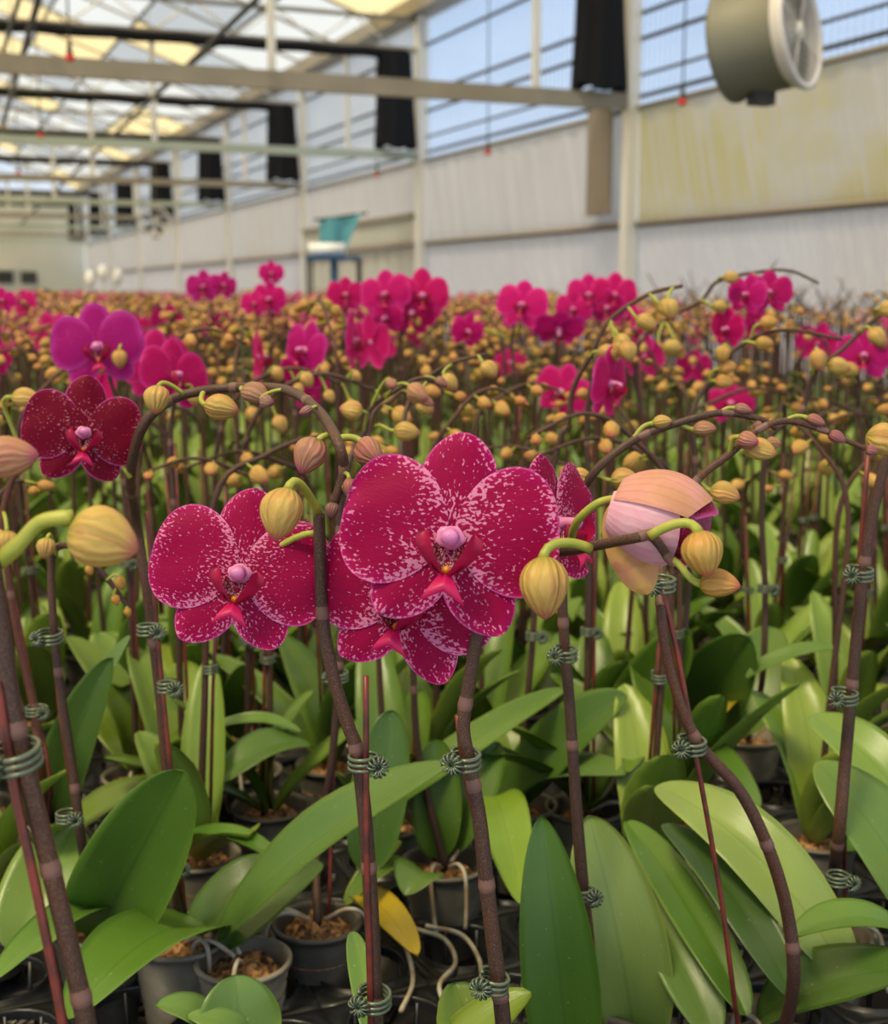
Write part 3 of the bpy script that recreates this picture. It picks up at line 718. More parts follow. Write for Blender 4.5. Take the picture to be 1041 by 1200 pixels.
P1.bud(V(494, 443, 1.3), V(510, 444, 1.3), DR(1, .6, .1), .014, .01, pr=.0012, tint=(.7, .5, .5)); P1.bud(V(465, 458, 1.3), V(490, 466, 1.3), DR(1, .5, .1), .018, .011, pr=.0012, tint=(.75, .5, .5))
for rr_ in ([(452, 1058), (480, 1085), (520, 1100), (534, 1128), (515, 1155), (528, 1190)], [(462, 1066), (476, 1110), (484, 1150), (470, 1185)], [(440, 1112), (418, 1140), (424, 1172)], [(500, 1085), (540, 1095), (560, 1120), (566, 1150)]):
    mb = MB(); q_ = [G(x, y, TOP + (.045 if i == 0 else .022 if i == 1 else .008)) - P1.b for i, (x, y) in enumerate(rr_)]; mb.tube(spline(q_, 6), .0024, 'root', 7); mb.build('aerial_root', P1.root)
# --- P2 pot bottom-left
P2 = Plant('potted orchid in a pale pot with orange bark showing, beside the long sweeping leaf', G(285, 1128, TOP + .045), roots=3, pot_tint=(1.5, 1.45, 1.35))
P2.leaf((285, 1240), (275, 1142), 1.0, 96, .75, (.14, .25, .06), bh=.98, sag=.1); P2.leaf((262, 1230), (182, 1178), .98, 52, .3, (.15, .27, .06), sag=.2, bh=1.0); P2.leaf((300, 1240), (220, 1190), .97, 40, .3, (.15, .27, .06), sag=.2, bh=.98)
# --- P3
p3 = G(522, 1018, TOP + .045)
P3 = Plant('potted orchid with drooping small leaves in the pot right of the centre-left stem', p3, roots=3)
P3.leaf((512, 1005), (512, 865), 1.38, 58, .8, (.11, .21, .03), sag=.04); P3.leaf((500, 1025), (475, 1050), 1.22, 60, .35, (.11, .20, .04), sag=.25, bz=.075); P3.leaf((495, 1015), (410, 1050), 1.2, 34, .2, (.12, .21, .04)); P3.leaf((525, 1000), (585, 870), 1.42, 60, .5, (.09, .18, .03))
pts = [p3] + PV(1.36, (498, 920), (488, 860), (484, 780), (481, 720), (478, 620), (470, 540)) + PV(1.4, (480, 470), (520, 430), (570, 415))
P3.spike(pts, .0044, .002, (.3, .5)); P3.stake([G(515, 1020, TOP + .03)] + PV(1.37, (487, 950), (486, 800), (480, 600)))
for a, b in (((500, 448), (492, 468)), ((530, 427), (520, 440)), ((560, 417), (566, 425))): P3.bud(V(*a, 1.4), V(*b, 1.39), DR(.6, .7, .3), .022, .019, pr=.0016)
# --- O: leaves right of centre
po = G(607, 950, TOP + .045)
O_ = Plant('potted orchid with a wide dark leaf pointing right and a yellow-green leaf hanging down', po, roots=2)
O_.leaf((588, 948), (735, 815), 1.42, 82, .5, (.085, .17, .03), sag=.06); O_.leaf((605, 952), (736, 905), 1.36, 60, .3, (.12, .215, .05), sag=.12); O_.leaf((425, 965), (662, 808), 1.48, 42, .4, (.13, .235, .04), sag=.05, bh=1.33)
O_.leaf((575, 938), (612, 1060), 1.15, 62, .6, (.20, .33, .03), sag=.14, bz=.09); O_.leaf((615, 945), (590, 850), 1.55, 50, .5)
pts = [po] + PV(1.5, (612, 880), (622, 780), (628, 700), (640, 600), (655, 520)) + PV(1.5, (667, 490), (672, 455), (694, 413), (715, 375), (760, 345), (800, 335))
O_.spike(pts, .0042, .0022, (.3, .5)); O_.clip(V(626, 745, 1.49), r=.009)
for a, b, dd in (((690, 420), (700, 412), (1, .2)), ((715, 375), (722, 398), (.5, .8)), ((712, 380), (724, 392), (.6, 1)), ((735, 360), (746, 372), (.8, .5)), ((760, 345), (772, 355), (.8, .5)), ((790, 337), (783, 350), (.2, 1))):
    O_.bud(V(*a, 1.5), V(*b, 1.49), DR(*dd, .2), .026, .021, pr=.0018)
# --- N: upright broad leaves behind the S stem
pn = G(790, 885, TOP + .045)
Np = Plant('potted orchid with broad upright leaves behind the curved right stem', pn, roots=3)
Np.leaf((712, 895), (808, 738), 1.5, 74, .8, (.115, .225, .026), sag=.05, a=.4, bb=.4); Np.leaf((800, 875), (880, 745), 1.5, 92, .85, (.085, .17, .03), sag=.05, a=.4, bb=.4); Np.leaf((875, 795), (985, 762), 1.5, 26, .3, (.12, .22, .04), sag=.15, bh=1.5)
Np.leaf((780, 900), (890, 945), 1.25, 42, .25, (.10, .2, .03)); Np.leaf((740, 930), (690, 900), 1.4, 36, .3); Np.leaf((770, 895), (735, 905), 1.35, 40, .4)
pts = [pn] + PV(1.52, (798, 800), (806, 700), (812, 600), (815, 540), (812, 483)) + PV(1.55, (834, 443), (857, 413), (891, 393), (927, 387), (987, 398))
Np.spike(pts, .0042, .002, (.4, .6))
for a, b, dd in (((830, 450), (842, 432), (1, -.1)), ((830, 452), (838, 446), (1, .2)), ((857, 413), (849, 405), (-.2, 1)), ((880, 397), (890, 380), (1, -.1)), ((870, 402), (885, 402), (1, .1))):
    Np.bud(V(*a, 1.55), V(*b, 1.54), DR(*dd, .2), .022, .018, pr=.0018, tint=(.95, .85, .75))
# --- K: pale ridged pot
pk_ = G(877, 868, TOP + .045)
Kp = Plant('potted orchid in the pale ridged pot with bare bark at right', pk_, roots=4, pot_tint=(2.1, 2.05, 1.9))
Kp.leaf((868, 865), (838, 848), 1.42, 22, .4, (.5, .4, .04)); Kp.leaf((872, 862), (905, 735), 1.72, 66, .7, (.12, .22, .035), bh=1.62)
pts = [pk_] + PV(1.6, (893, 800), (897, 700), (893, 600), (900, 520), (930, 490)) + PV(1.62, (941, 480), (954, 437), (987, 410), (1027, 373), (1060, 360))
Kp.spike(pts, .0042, .0024, (.4, .6)); Kp.clip(V(897, 690, 1.59), r=.009)
for a, b, dd in (((952, 440), (958, 410), (0, .8)), ((960, 430), (970, 427), (1, .25)), ((1010, 390), (1020, 385), (.6, .9)), ((1027, 373), (1030, 362), (1, .1))):
    Kp.bud(V(*a, 1.62), V(*b, 1.6), DR(*dd, .3), .028, .022, pr=.0022)
# --- R and Q: left-middle leaves
pr_ = G(262, 868, TOP + .045)
Rp = Plant('potted orchid with a rounded upright yellow-green leaf between the two left stems', pr_)
Rp.leaf((248, 862), (222, 755), 1.66, 62, .85, (.16, .27, .026), sag=.04, a=.4, bb=.38); Rp.leaf((272, 862), (290, 778), 1.68, 44, .8, (.13, .24, .026), sag=.04, a=.4, bb=.38); Rp.leaf((250, 875), (190, 800), 1.6, 38, .5)
Qp = Plant('potted orchid with two flat leaves spreading over its grey pot, left of the centre-left stem', G(290, 905, TOP + .045), pot_tint=(.9, .9, .85))
Qp.leaf((352, 857), (236, 858), 1.5, 30, .1, (.14, .26, .05), sag=.12, bh=1.5); Qp.leaf((362, 870), (252, 918), 1.42, 50, .3, (.11, .21, .04), sag=.15, bh=1.5); Qp.leaf((300, 900), (170, 905), 1.5, 30, .2)
for P_, rr in ((Rp, 71), (Qp, 72)):
    g = random.Random(rr); x0 = P_.b
    pts = [Vector((x0.x, x0.y, TOP + .05)), x0 + Vector((.005, 0, .25)), x0 + Vector((0, .01, .42)), x0 + RT * .03 + Vector((0, 0, .52)), x0 + RT * .1 + Vector((0, 0, .56)), x0 + RT * .17 + Vector((0, 0, .54))]
    P_.spike(pts, .0042, .002, (.3, .5)); P_.stake([x0 + Vector((.01, 0, .03)), x0 + Vector((.012, 0, .4))]); P_.clip(x0 + Vector((.004, 0, .22)), r=.009)
    for i in range(5):
        w_ = P_.w[int(len(P_.w) * (.62 + .09 * i))] + P_.b; P_.bud(w_, w_ + RT * .01 + Vector((0, 0, -.02 + .03 * (i % 2))), DR(.5, 1, .2), .025 - .003 * i, .021 - .003 * i, pr=.0016)
# --- explicit flowering plants farther back: (label, h, stem pixels, blooms, buds)
MIDS = [
 ('potted orchid with a magenta-violet flower above the dark crimson one at left', 1.62, [(150, 640), (140, 520), (136, 470), (128, 430), (150, 400)],
   [((114, 406), .100, -.1, .05, -.1, (.95, 3.2, 3.0))], [((140, 410), (.1, .9), .024)]),
 ('potted orchid with a half hidden crimson flower turned right, upper left', 1.55, [(205, 620), (200, 520), (205, 470), (215, 430)],
   [((205, 440), .080, .55, .2, .2, (1.1, 1.2, 1.2))], [((180, 420), (0, 1), .02), ((225, 455), (.3, 1), .022)]),
 ('potted orchid with magenta flowers clustered beside the stem above centre-left', 1.9, [(350, 640), (348, 520), (345, 460), (352, 415), (362, 380)],
   [((357, 410), .082, -.9, .1, .2, (1.1, 1.8, 1.8)), ((352, 440), .06, -.5, -.5, .2, (1.2, 1.5, 1.5))], []),
 ('potted orchid with a bright cluster of pink-red flowers, tallest at top centre', 2.5, [(478, 560), (474, 470), (470, 400), (472, 350), (480, 330)],
   [((495, 346), .092, .05, .05, 0, (1.45, 2.2, 1.5)), ((452, 345), .09, -.35, .1, -.1, (1.4, 2.6, 1.9)), ((483, 366), .085, -.1, -.15, .1, (1.2, 1.6, 1.3)), ((452, 372), .07, -.6, -.3, .1, (1.5, 3, 2.2))], [((487, 372), (.3, .7), .02)]),
 ('potted orchid with a small pink-red flower left of the bright central cluster', 2.7, [(412, 560), (410, 470), (406, 400), (404, 360)],
   [((405, 345), .068, .1, .1, 0, (1.35, 2, 1.5))], [((398, 365), (.3, 1), .02)]),
 ('potted orchid with a drooping side-on pink flower right of centre', 1.5, [(690, 720), (692, 600), (688, 520), (690, 470), (700, 430), (712, 412)],
   [((716, 450), .080, 1.15, -.1, .1, (1.2, 1.8, 1.4))], [((735, 400), (.1, .9), .025)]),
 ('potted orchid with pink flowers hanging below a brown spike, right of the central cluster', 2.4, [(600, 560), (605, 460), (600, 400), (612, 360), (640, 345)],
   [((612, 357), .085, -.2, .1, .1, (1.5, 3, 2.4)), ((655, 386), .085, .1, -.8, .1, (1.2, 2, 1.8)), ((548, 388), .06, .5, -.2, .2, (1.6, 4, 3.6))], []),
 ('potted orchid with several hot pink flowers in front of the wall post', 2.7, [(720, 560), (715, 450), (705, 390), (700, 350), (715, 330)],
   [((690, 345), .08, .1, .1, 0, (1.5, 2.6, 1.9)), ((720, 345), .085, .2, .05, .1, (1.5, 2.4, 1.7)), ((672, 362), .07, -.3, 0, .1, (1.5, 2.6, 2)), ((712, 360), .07, -.3, -.2, .1, (1.4, 2.6, 2))], []),
 ('potted orchid with magenta flowers under a long brown arch at upper right', 2.0, [(760, 560), (745, 420), (777, 377), (821, 353), (841, 330), (881, 320), (924, 317), (960, 332)],
   [((902, 342), .062, .1, .1, 0, (1.1, 1.6, 1.4)), ((875, 345), .06, -.5, .1, .2, (1.2, 2.2, 1.9)), ((852, 385), .06, -.75, -.1, .1, (1.3, 1.6, 1.4))], [((848, 325), (1, .1), .024), ((835, 358), (1, .2), .024), ((776, 406), (1, .2), .032), ((732, 404), (.1, 1), .026), ((790, 398), (.2, 1), .022)]),
 ('potted orchid with a magenta flower close to the right edge', 2.0, [(1012, 620), (1010, 520), (1005, 450), (1012, 400), (1035, 375)],
   [((1013, 416), .075, 0, .1, 0, (1.1, 1.8, 1.7))], [((1027, 392), (.5, .9), .026), ((985, 432), (1, .2), .03)]),
 ('potted orchid with violet-pink flowers rising highest at upper left', 3.2, [(252, 480), (250, 400), (248, 350), (256, 330)],
   [((238, 336), .075, -.2, .1, 0, (1.1, 5, 4.2)), ((262, 334), .06, .3, .1, .2, (1.2, 5, 4.4))], []),
 ('potted orchid with two pink flowers one above the other, left of the blue sheet', 3.2, [(318, 500), (318, 400), (318, 350), (322, 325)],
   [((318, 320), .055, 0, .1, 0, (1.4, 2.6, 2)), ((316, 350), .08, -.5, -.1, .1, (1.5, 2.6, 2.2)), ((298, 356), .06, -.2, .1, .1, (1.5, 2.6, 2.2))], []),
 ('potted orchid with pink flower at the left edge below the far end wall', 2.4, [(-6, 560), (-6, 470), (-4, 420), (2, 360)],
   [((-6, 420), .06, .4, .1, 0, (1.3, 1.8, 1.5)), ((2, 352), .045, .2, .1, 0, (1.5, 4, 3))], []),
]
for lab, h, st, bl, bu in MIDS:
    g = random.Random(int(h * 1000) + st[0][0]); p0 = V(*st[0], h)
    P_ = Plant(lab, p0); P_.spike([under(p0)] + PV(h, *st), .0046, .0018, (.3, .5), k=6)
    P_.stake([under(p0) + RT * .01, V(st[1][0] + 5, st[1][1], h)]); P_.clip(V(st[0][0], st[0][1] + 20, h - .005), r=.009, q=.7); P_.rleaves(4, g)
    for (c, w, yw, pt, rl, tn) in bl: P_.bloom(V(*c, h - .02), w, yw, pt, rl, .7, 'petal_plain', V(*min(st, key=lambda s_: (s_[0] - c[0]) ** 2 + (s_[1] - c[1]) ** 2), h), (.85 * tn[0], .55 * min(tn[1], 2.6), .75 * min(tn[2], 2.0)))
    for (c, d, l) in bu: P_.bud(V(*min(st, key=lambda s_: (s_[0] - c[0]) ** 2 + (s_[1] - c[1]) ** 2), h), V(*c, h - .02), DR(*d, .2), l, l * .82, .7, pr=.0018)

# ------------------------------------------------------------------ rows of plants behind: prototypes, then copies
def variant(seed, nfl, bare=False, q=.42, light=False):
    g = random.Random(seed); root = empty('potted_orchid', (0, 0, TOP)); r = root; sub = {}
    def keep(o, parent=None):
        CH.setdefault((parent or root).name, []).append(o); return o
    o = keep(add_pot(root, g, roots=0)); CH[o.name] = list(o.children) if not light else []
    if light: bpy.data.objects.remove(o.children[0])
    n = 4 if not light else 3; a0 = g.uniform(0, 6)
    for i in range(n):
        az = a0 + (i % 2) * PI + g.uniform(-.5, .5); el = R(g.uniform(28, 74)); Ln = g.uniform(.15, .24)
        d = Vector((math.cos(az) * math.cos(el), math.sin(az) * math.cos(el), math.sin(el))); B0 = Vector((d.x * .01, d.y * .01, .045))
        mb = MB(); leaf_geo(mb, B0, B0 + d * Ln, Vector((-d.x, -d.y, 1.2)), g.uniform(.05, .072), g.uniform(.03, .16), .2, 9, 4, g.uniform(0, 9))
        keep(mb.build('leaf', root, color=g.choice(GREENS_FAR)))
    Hh = g.uniform(.40, .50); dx = g.uniform(-.03, .03); dy = g.uniform(-.03, .03); ar = g.uniform(.10, .19); up_ = g.uniform(.05, .10)
    P_ = [Vector((0, 0, .05)), Vector((dx * .4, dy * .4, .22)), Vector((dx, dy, Hh)), Vector((dx + ar * .3, dy, Hh + up_ * .8)), Vector((dx + ar * .65, dy, Hh + up_ * 1.1)), Vector((dx + ar * 1.05, dy, Hh + up_ * .85))]
    if bare: P_[4:] = [Vector((dx + ar * .5, dy, Hh + up_ * 1.5)), Vector((dx + ar * .6, dy + .02, Hh + up_ * 2.0))]
    w = spline(P_, 6); mb = MB(); k = len(w); mb.tube(w, [.0044 + (.0017 - .0044) * i / (k - 1) for i in range(k)], 'stem', 6)
    keep(mb.build('flower_spike', root, color=(1.1, 1, 1) if not bare else (.8, .9, .8)))
    if not light and seed % 2 == 0:
        mb = MB(); mb.tube([Vector((.012, .004, .04)), Vector((dx * .5 + .007, dy * .5, .24)), Vector((dx + .006, dy, Hh - .03))], .002, 'stake', 6); keep(mb.build('support_stake', root))
        mb = MB(); clip_geo(mb, Vector((dx * .55 + .003, dy * .55, .26)), (0, 0, 1), .0085, (1, 0, 0), .5); keep(mb.build('stem_clip', root))
    nb = (3, 5, 4, 6)[seed % 4] if not bare else 3; s0 = .56
    for i in range(nb + nfl):
        f = s0 + (.985 - s0) * i / (nb + nfl - 1); p = w[int(f * (k - 1))]; side = 1 if i % 2 else -1
        if i < nfl:
            T = Matrix.LocRotScale(p + Vector((.0, side * .035, -.012)), Euler((R(90), g.uniform(-.4, .4), R(90) * side + R(90) + g.uniform(-.7, .7))), Vector((.085,) * 3))
            mbs = {'s': MB(), 'p': MB(), 'l': MB()}
            flower(lambda kk: mbs['s'] if 'sepal' in kk else mbs['p'] if kk == 'petal' else mbs['l'], T, g, q, 'petal_plain')
            o = keep(mbs['p'].build('flower', root, color=(1.15, 1.5, 1.25)))
            keep(mbs['s'].build('sepals', o, color=(1.15, 1.5, 1.25)), o); keep(mbs['l'].build('lip', o), o)
        else:
            t = (i - nfl) / nb; L = (.026 - .013 * t) * (1 if not bare else .5); d = Vector((.35, side * .75, -.45 + .5 * t)); b0 = p + Vector((.004, side * .014, -.004))
            mb = MB(); bud_geo(mb, b0, d, L, L * .82, q, g.uniform(0, 6)); mb.tube([p, b0 + d.normalized() * .002], .0016, 'pedicel', 5)
            tn = 1 - .35 * t; keep(mb.build('bud', root, color=(1.05 * (1 - .15 * t), .98 * tn, .9 * tn)))
    return root
rng = random.Random(12)
VAR = [variant(100 + i, f) for i, f in enumerate((0, 0, 0, 0, 0, 1, 0, 1))]
VBARE = [variant(150 + i, 0, True) for i in range(2)]
VLIGHT = [variant(200 + i, f, False, .34, True) for i, f in enumerate((0, 0, 0, 1, 0, 0, 1, 0))]
VLB = [variant(230 + i, 0, True, .34, True) for i in range(2)]
PROTO = VAR + VBARE + VLIGHT + VLB
PT = .11; XMAX = 5.25; YMAX = 41.0
cells = []
for i in range(-6, int(XMAX / PT)):
    for j in range(2, 90):
        if (i + j) % 2: continue
        x, y = (i + .5) * PT, (j + .5) * PT; p = Vector((x, y, TOP)); h = hd(p); la = p.dot(RT)
        if h < 1.22 or abs(la) > .336 * h + .85 or h > 8: continue
        if min((x - a) ** 2 + (y - b) ** 2 for a, b in USED) < .105 ** 2: continue
        cells.append((h, la, x, y))
cells.sort()
NEAR = 300 - len(USED)
seen = [c for c in cells if abs(c[1]) <= .336 * c[0] + .14]; side = [c for c in cells if abs(c[1]) > .336 * c[0] + .14]
near, rest = seen[:NEAR], seen[NEAR:] + side
def pxof(h, la): return 520 + F * la / (h * 1.0)
DIRS = ((215, 'beyond the dark crimson flower'), (400, 'beyond the left speckled flower'), (600, 'beyond the largest speckled flower'), (800, 'beyond the half open bud'), (9999, 'beyond the brown arches at right'))
DIST = ((1.7, 'just behind the front'), (2.2, 'in the second rows'), (2.7, 'in the middle rows'), (3.2, 'in the blurred rows'), (99, 'in the farthest clear rows'))
used_proto = set()
for (h, la, x, y) in near:
    px = pxof(h, la); bare = px > 800 and h > 2.6 and rng.random() < .6
    pool = (VBARE if h < 2.5 else VLB) if bare else (VAR if h < 2.5 else VLIGHT)
    if not bare and (h < 1.75 or (px > 760 and h < 2.5)): pool = [v for v, f in zip(VAR, (0, 0, 0, 0, 0, 1, 0, 2)) if f == 0]
    v = rng.choice(pool)
    if v.name not in used_proto: used_proto.add(v.name); c = v
    else: c = copy_tree(v)
    c.location = (x, y, TOP); c.rotation_euler = (0, 0, rng.uniform(0, 2 * PI)); s_ = rng.uniform(.86, 1.08) * (1 + .03 * max(0, h - 2)); c.scale = (1, 1, s_)
    fl_ = any(ch.name.startswith('flower') and not ch.name.startswith('flower_spike') for ch in CH[v.name])
    dn = next(t for b, t in DIRS if px < b); ds = next(t for b, t in DIST if h < b)
    st = 'with magenta flowers' if fl_ else 'nearly budless' if bare else 'in yellow bud'
    tag(c, f'potted orchid {st} {ds} {dn}', 'orchid', f'orchids {st} {ds} {dn}')
for v in PROTO:
    if v.name not in used_proto:
        for ch in CH.get(v.name, ()):
            for g_ in CH.get(ch.name, ()): bpy.data.objects.remove(g_)
            bpy.data.objects.remove(ch)
        bpy.data.objects.remove(v)

# ------------------------------------------------------------------ the mass of plants beyond, one uncountable body
def template(seed, nfl, bare, lod):
    g = random.Random(seed); mb = MB(); Hh = g.uniform(.44, .50); ar = g.uniform(.10, .2); up_ = g.uniform(.05, .10)
    if lod == 0: mb.lathe([(.031, -.048), (.043, .045), (.046, .046), (.044, .05), (.038, .03)], 'pot', 10); mb.lathe([(.039, .034), (.001, .042)], 'bark', 10)
    if lod < 2:
        for i in range(3 if lod == 0 else 2):
            az = g.uniform(0, 6.28); el = R(g.uniform(25, 65)); d = Vector((math.cos(az) * math.cos(el), math.sin(az) * math.cos(el), math.sin(el)))
            def fn(a, b, d=d, L=g.uniform(.13, .2), W=g.uniform(.05, .07)):
                u = a / 3; v = b - 1; s2 = d.cross(Vector((0, 0, 1))).normalized(); ww = (.3, 1, .9, .05)[a] * W / 2
                return Vector((0, 0, .04)) + d * (L * u) + s2 * (ww * v) + Vector((0, 0, .06 * u * (1 - u) + .008 * abs(v))), (u, v, g.random()), 1
            mb.grid(3, 2, fn, 'leaf_far')
    P_ = [Vector((0, 0, .05)), Vector((0, 0, Hh)), Vector((ar * .35, 0, Hh + up_)), Vector((ar * 1.0, 0, Hh + up_))]
    if bare: P_[2:] = [Vector((ar * .4, 0, Hh + up_ * 1.5)), Vector((ar * .6, 0, Hh + up_ * 2.1))]
    w = spline(P_, 3 if lod else 4); k = len(w); mb.tube(w, [.0044 - .0026 * i / (k - 1) for i in range(k)], 'stem', 3 if lod else 4, False)
    nb = (5 if lod < 2 else 4) if not bare else 2
    for i in range(nb + nfl):
        f = .45 + .53 * i / (nb + nfl - 1); p = w[int(f * (k - 1))]; side = 1 if i % 2 else -1
        if i < nfl:
            T = Matrix.LocRotScale(p + Vector((0, side * .03, 0)), Euler((R(90), 0, R(90) * side + R(90) + g.uniform(-.7, .7))), Vector((.088,) * 3))
            for (an, L, W) in ((0, .5, .2), (R(142), .5, .18), (R(-142), .5, .18), (R(83), .53, .28), (R(-83), .53, .28)):
                petal(mb, T, (0, 0, 0), an, .1, L, W, .7, .5, -.1, -.1, 0, 4, 2, 'petal_far', 1)
            def fq(a, b): return T @ Vector((.06 * (b - 1), .05 * (a - 1.4), .08)), (0, 0, 0), 1
            mb.grid(2, 2, fq, 'column')
        else:
            t = (i - nfl) / nb; L = (.027 - .012 * t) * (1 if not bare else .45); d = Vector((.3, side * .8, -.3)).normalized(); c = p + Vector((0, side * .018, -.006)); n_ = d.orthogonal().normalized(); b_ = d.cross(n_); m = 6 if lod == 0 else 5
            def fb(a, b): 
                r = (0.01, .42, .36, .01)[a] * L; q = 2 * PI * b / m; return c + d * (L * a / 3) + (n_ * math.cos(q) + b_ * math.sin(q)) * r, (q, a / 3, g.random()), 1
            mb.grid(3, m, fb, 'bud_far', True)
    f = []; mm = []
    for q, k_ in zip(mb.f, mb.m):
        for a in range(1, len(q) - 1): f.append((q[0], q[a], q[a + 1])); mm.append(k_)
    return np.array(mb.v, 'f'), np.array(f, 'i'), mm, np.array(mb.pat, 'f'), np.array(mb.edge, 'f')
FAR_M = ['leaf_far', 'stem', 'bud_far', 'petal_far', 'column', 'pot', 'bark']
m = mat('leaf_far', (.12, .21, .035), .4); M['leaf_far'] = m; n = N(m); x_, y_, z_ = n.sep(n.attr('pat').outputs['Vector'])
g_ = n.mix(z_, (.07, .15, .025), (.19, .29, .055)); n.l.new(g_, n.b.inputs['Base Color']); n.translucent(g_, .2)
m = mat('bud_far', (.6, .42, .1), .45); M['bud_far'] = m; n = N(m); x_, y_, z_ = n.sep(n.attr('pat').outputs['Vector'])  # sunlit gold and pinkish glints are put into the far buds' colour
g_ = n.mix(n.step(n.noise(n.coord(), 6, 2), .35, .65), (.84, .56, .13), (.88, .42, .26)); g_ = n.mix(n.math('MULTIPLY', n.step(y_, .6, 1), .5), g_, (.5, .12, .1)); n.l.new(g_, n.b.inputs['Base Color']); n.translucent(g_, .15)
m = mat('petal_far', (.5, .02, .12), .45); M['petal_far'] = m; n = N(m)
g_ = n.mix(n.noise(n.coord(), 1.7, 1), (.66, .015, .18), (.86, .16, .46)); n.l.new(g_, n.b.inputs['Base Color']); n.translucent(g_, .3)
TPL = {}
for lod in range(3):
    for b in (False, True):
        TPL[lod, b] = [template(300 + lod * 20 + i, (0, 0, 0, 1, 0, 0, 0, 0, 0, 2)[i] if not b else 0, b, lod) for i in range(10 if not b else 4)]
inst = [(x, y, h, la, 0) for (h, la, x, y) in rest]
def scatter(pt, h0, h1, lod):
    nx = int((XMAX + 1) / pt); ny = int(YMAX / pt)
    for i in range(nx):
        for j in range(ny):
            x = -1 + (i + .5 + rng.uniform(-.35, .35)) * pt; y = (j + .5 + rng.uniform(-.35, .35)) * pt
            p = Vector((x, y, 0)); h = p.dot(fw); la = p.dot(RT)
            if h0 <= h < h1 and abs(la) < .336 * h + 1.5 and x < XMAX and y < YMAX: inst.append((x, y, h, la, lod))
scatter(.185, 8, 15, 1); scatter(.30, 15, 45, 2)
vs, fs, ms, ps, es, off = [], [], [], [], [], 0
for (x, y, h, la, lod) in inst:
    px = 520 + F * la / h; bare = px > 770 and rng.random() < (.75 if px > 850 else .4)
    v, f, mm, pa, ed = rng.choice(TPL[lod, bare]); a = rng.uniform(0, 6.28); ca, sa = math.cos(a), math.sin(a); sc = rng.uniform(.94, 1.10) * (1.06 if h > 4 else 1.03)
    k = 1 if lod < 2 else 1.35
    q = np.empty_like(v); q[:, 0] = (v[:, 0] * ca - v[:, 1] * sa) * k + x; q[:, 1] = (v[:, 0] * sa + v[:, 1] * ca) * k + y; q[:, 2] = v[:, 2] * sc + TOP
    pz = pa.copy(); pz[:, 2] = rng.random()
    vs.append(q); fs.append(f + off); ms += [FAR_M.index(z) for z in mm]; ps.append(pz); es.append(ed); off += len(v)
def mass(name, vs, fs, ms, ps, es):
    v = np.concatenate(vs); f = np.concatenate(fs); me = bpy.data.meshes.new(name)
    me.vertices.add(len(v)); me.vertices.foreach_set('co', v.ravel()); me.loops.add(f.size); me.loops.foreach_set('vertex_index', f.ravel().astype('i'))
    me.polygons.add(len(f)); me.polygons.foreach_set('loop_start', np.arange(0, f.size, 3, dtype='i')); me.polygons.foreach_set('loop_total', np.full(len(f), 3, 'i'))
    for k in FAR_M: me.materials.append(M[k])
    me.polygons.foreach_set('material_index', np.array(ms, 'i')); me.polygons.foreach_set('use_smooth', np.ones(len(f), bool))
    a = me.attributes.new('pat', 'FLOAT_VECTOR', 'POINT'); a.data.foreach_set('vector', np.concatenate(ps).ravel())
    a = me.attributes.new('edge', 'FLOAT', 'POINT'); a.data.foreach_set('value', np.concatenate(es))
    me.update(calc_edges=True); me.validate(); o = bpy.data.objects.new(name, me); C.objects.link(o); return o
o = mass('distant_orchids', vs, fs, ms, ps, es); tag(o, 'sea of blurred budding orchids stretching to the far end wall', 'orchids', None, 'stuff')
print('far plants', len(inst), 'faces', len(ms))

# ------------------------------------------------------------------ trays and bench
def tray_geo(nx=4, ny=3):
    mb = MB(); r = .047; K = 24
    for i in range(nx):
        for j in range(ny):
            cx, cy = (i + .5 - nx / 2) * PT, (j + .5 - ny / 2) * PT
            def fn(a, b):
                an = 2 * PI * b / K + PI / 4; c, s2 = math.cos(an), math.sin(an); mx = max(abs(c), abs(s2)); hw = PT / 2
                prof = [(1, -.004), (1, 0), (.5, 0), (0, .0), (0, .004), (-.045, .0045), (-.06, .002), (-.06, -.006)][a]
                if prof[0] > 0:
                    t = prof[0]; R1 = hw / mx if t == 1 else (hw / mx + r) / 2
                    return Vector((cx + c * R1, cy + s2 * R1, prof[1])), (0, 0, 0), 1
                return Vector((cx + c * r * (1 + prof[0]), cy + s2 * r * (1 + prof[0]), prof[1])), (0, 0, 0), 1
            mb.grid(7, K, fn, 'tray', True)
            for b in range(8):                                     # the basket's ribs and floor ring
                an = 2 * PI * b / 8; e = Vector((math.cos(an), math.sin(an), 0)); c0 = Vector((cx, cy, 0))
                mb.tube([c0 + e * (r * .95) + Vector((0, 0, -.001)), c0 + e * (r * .88) + Vector((0, 0, -.035)), c0 + e * (r * .7) + Vector((0, 0, -.052)), c0 + e * .012 + Vector((0, 0, -.053))], .0026, 'tray', 4)
            mb.lathe([(.012, -.056), (.016, -.053), (.012, -.05), (.008, -.053), (.012, -.056)], 'tray', 12, (cx, cy, 0))
    return mb
TW, TD = 4 * PT, 3 * PT; proto = None; k = 0
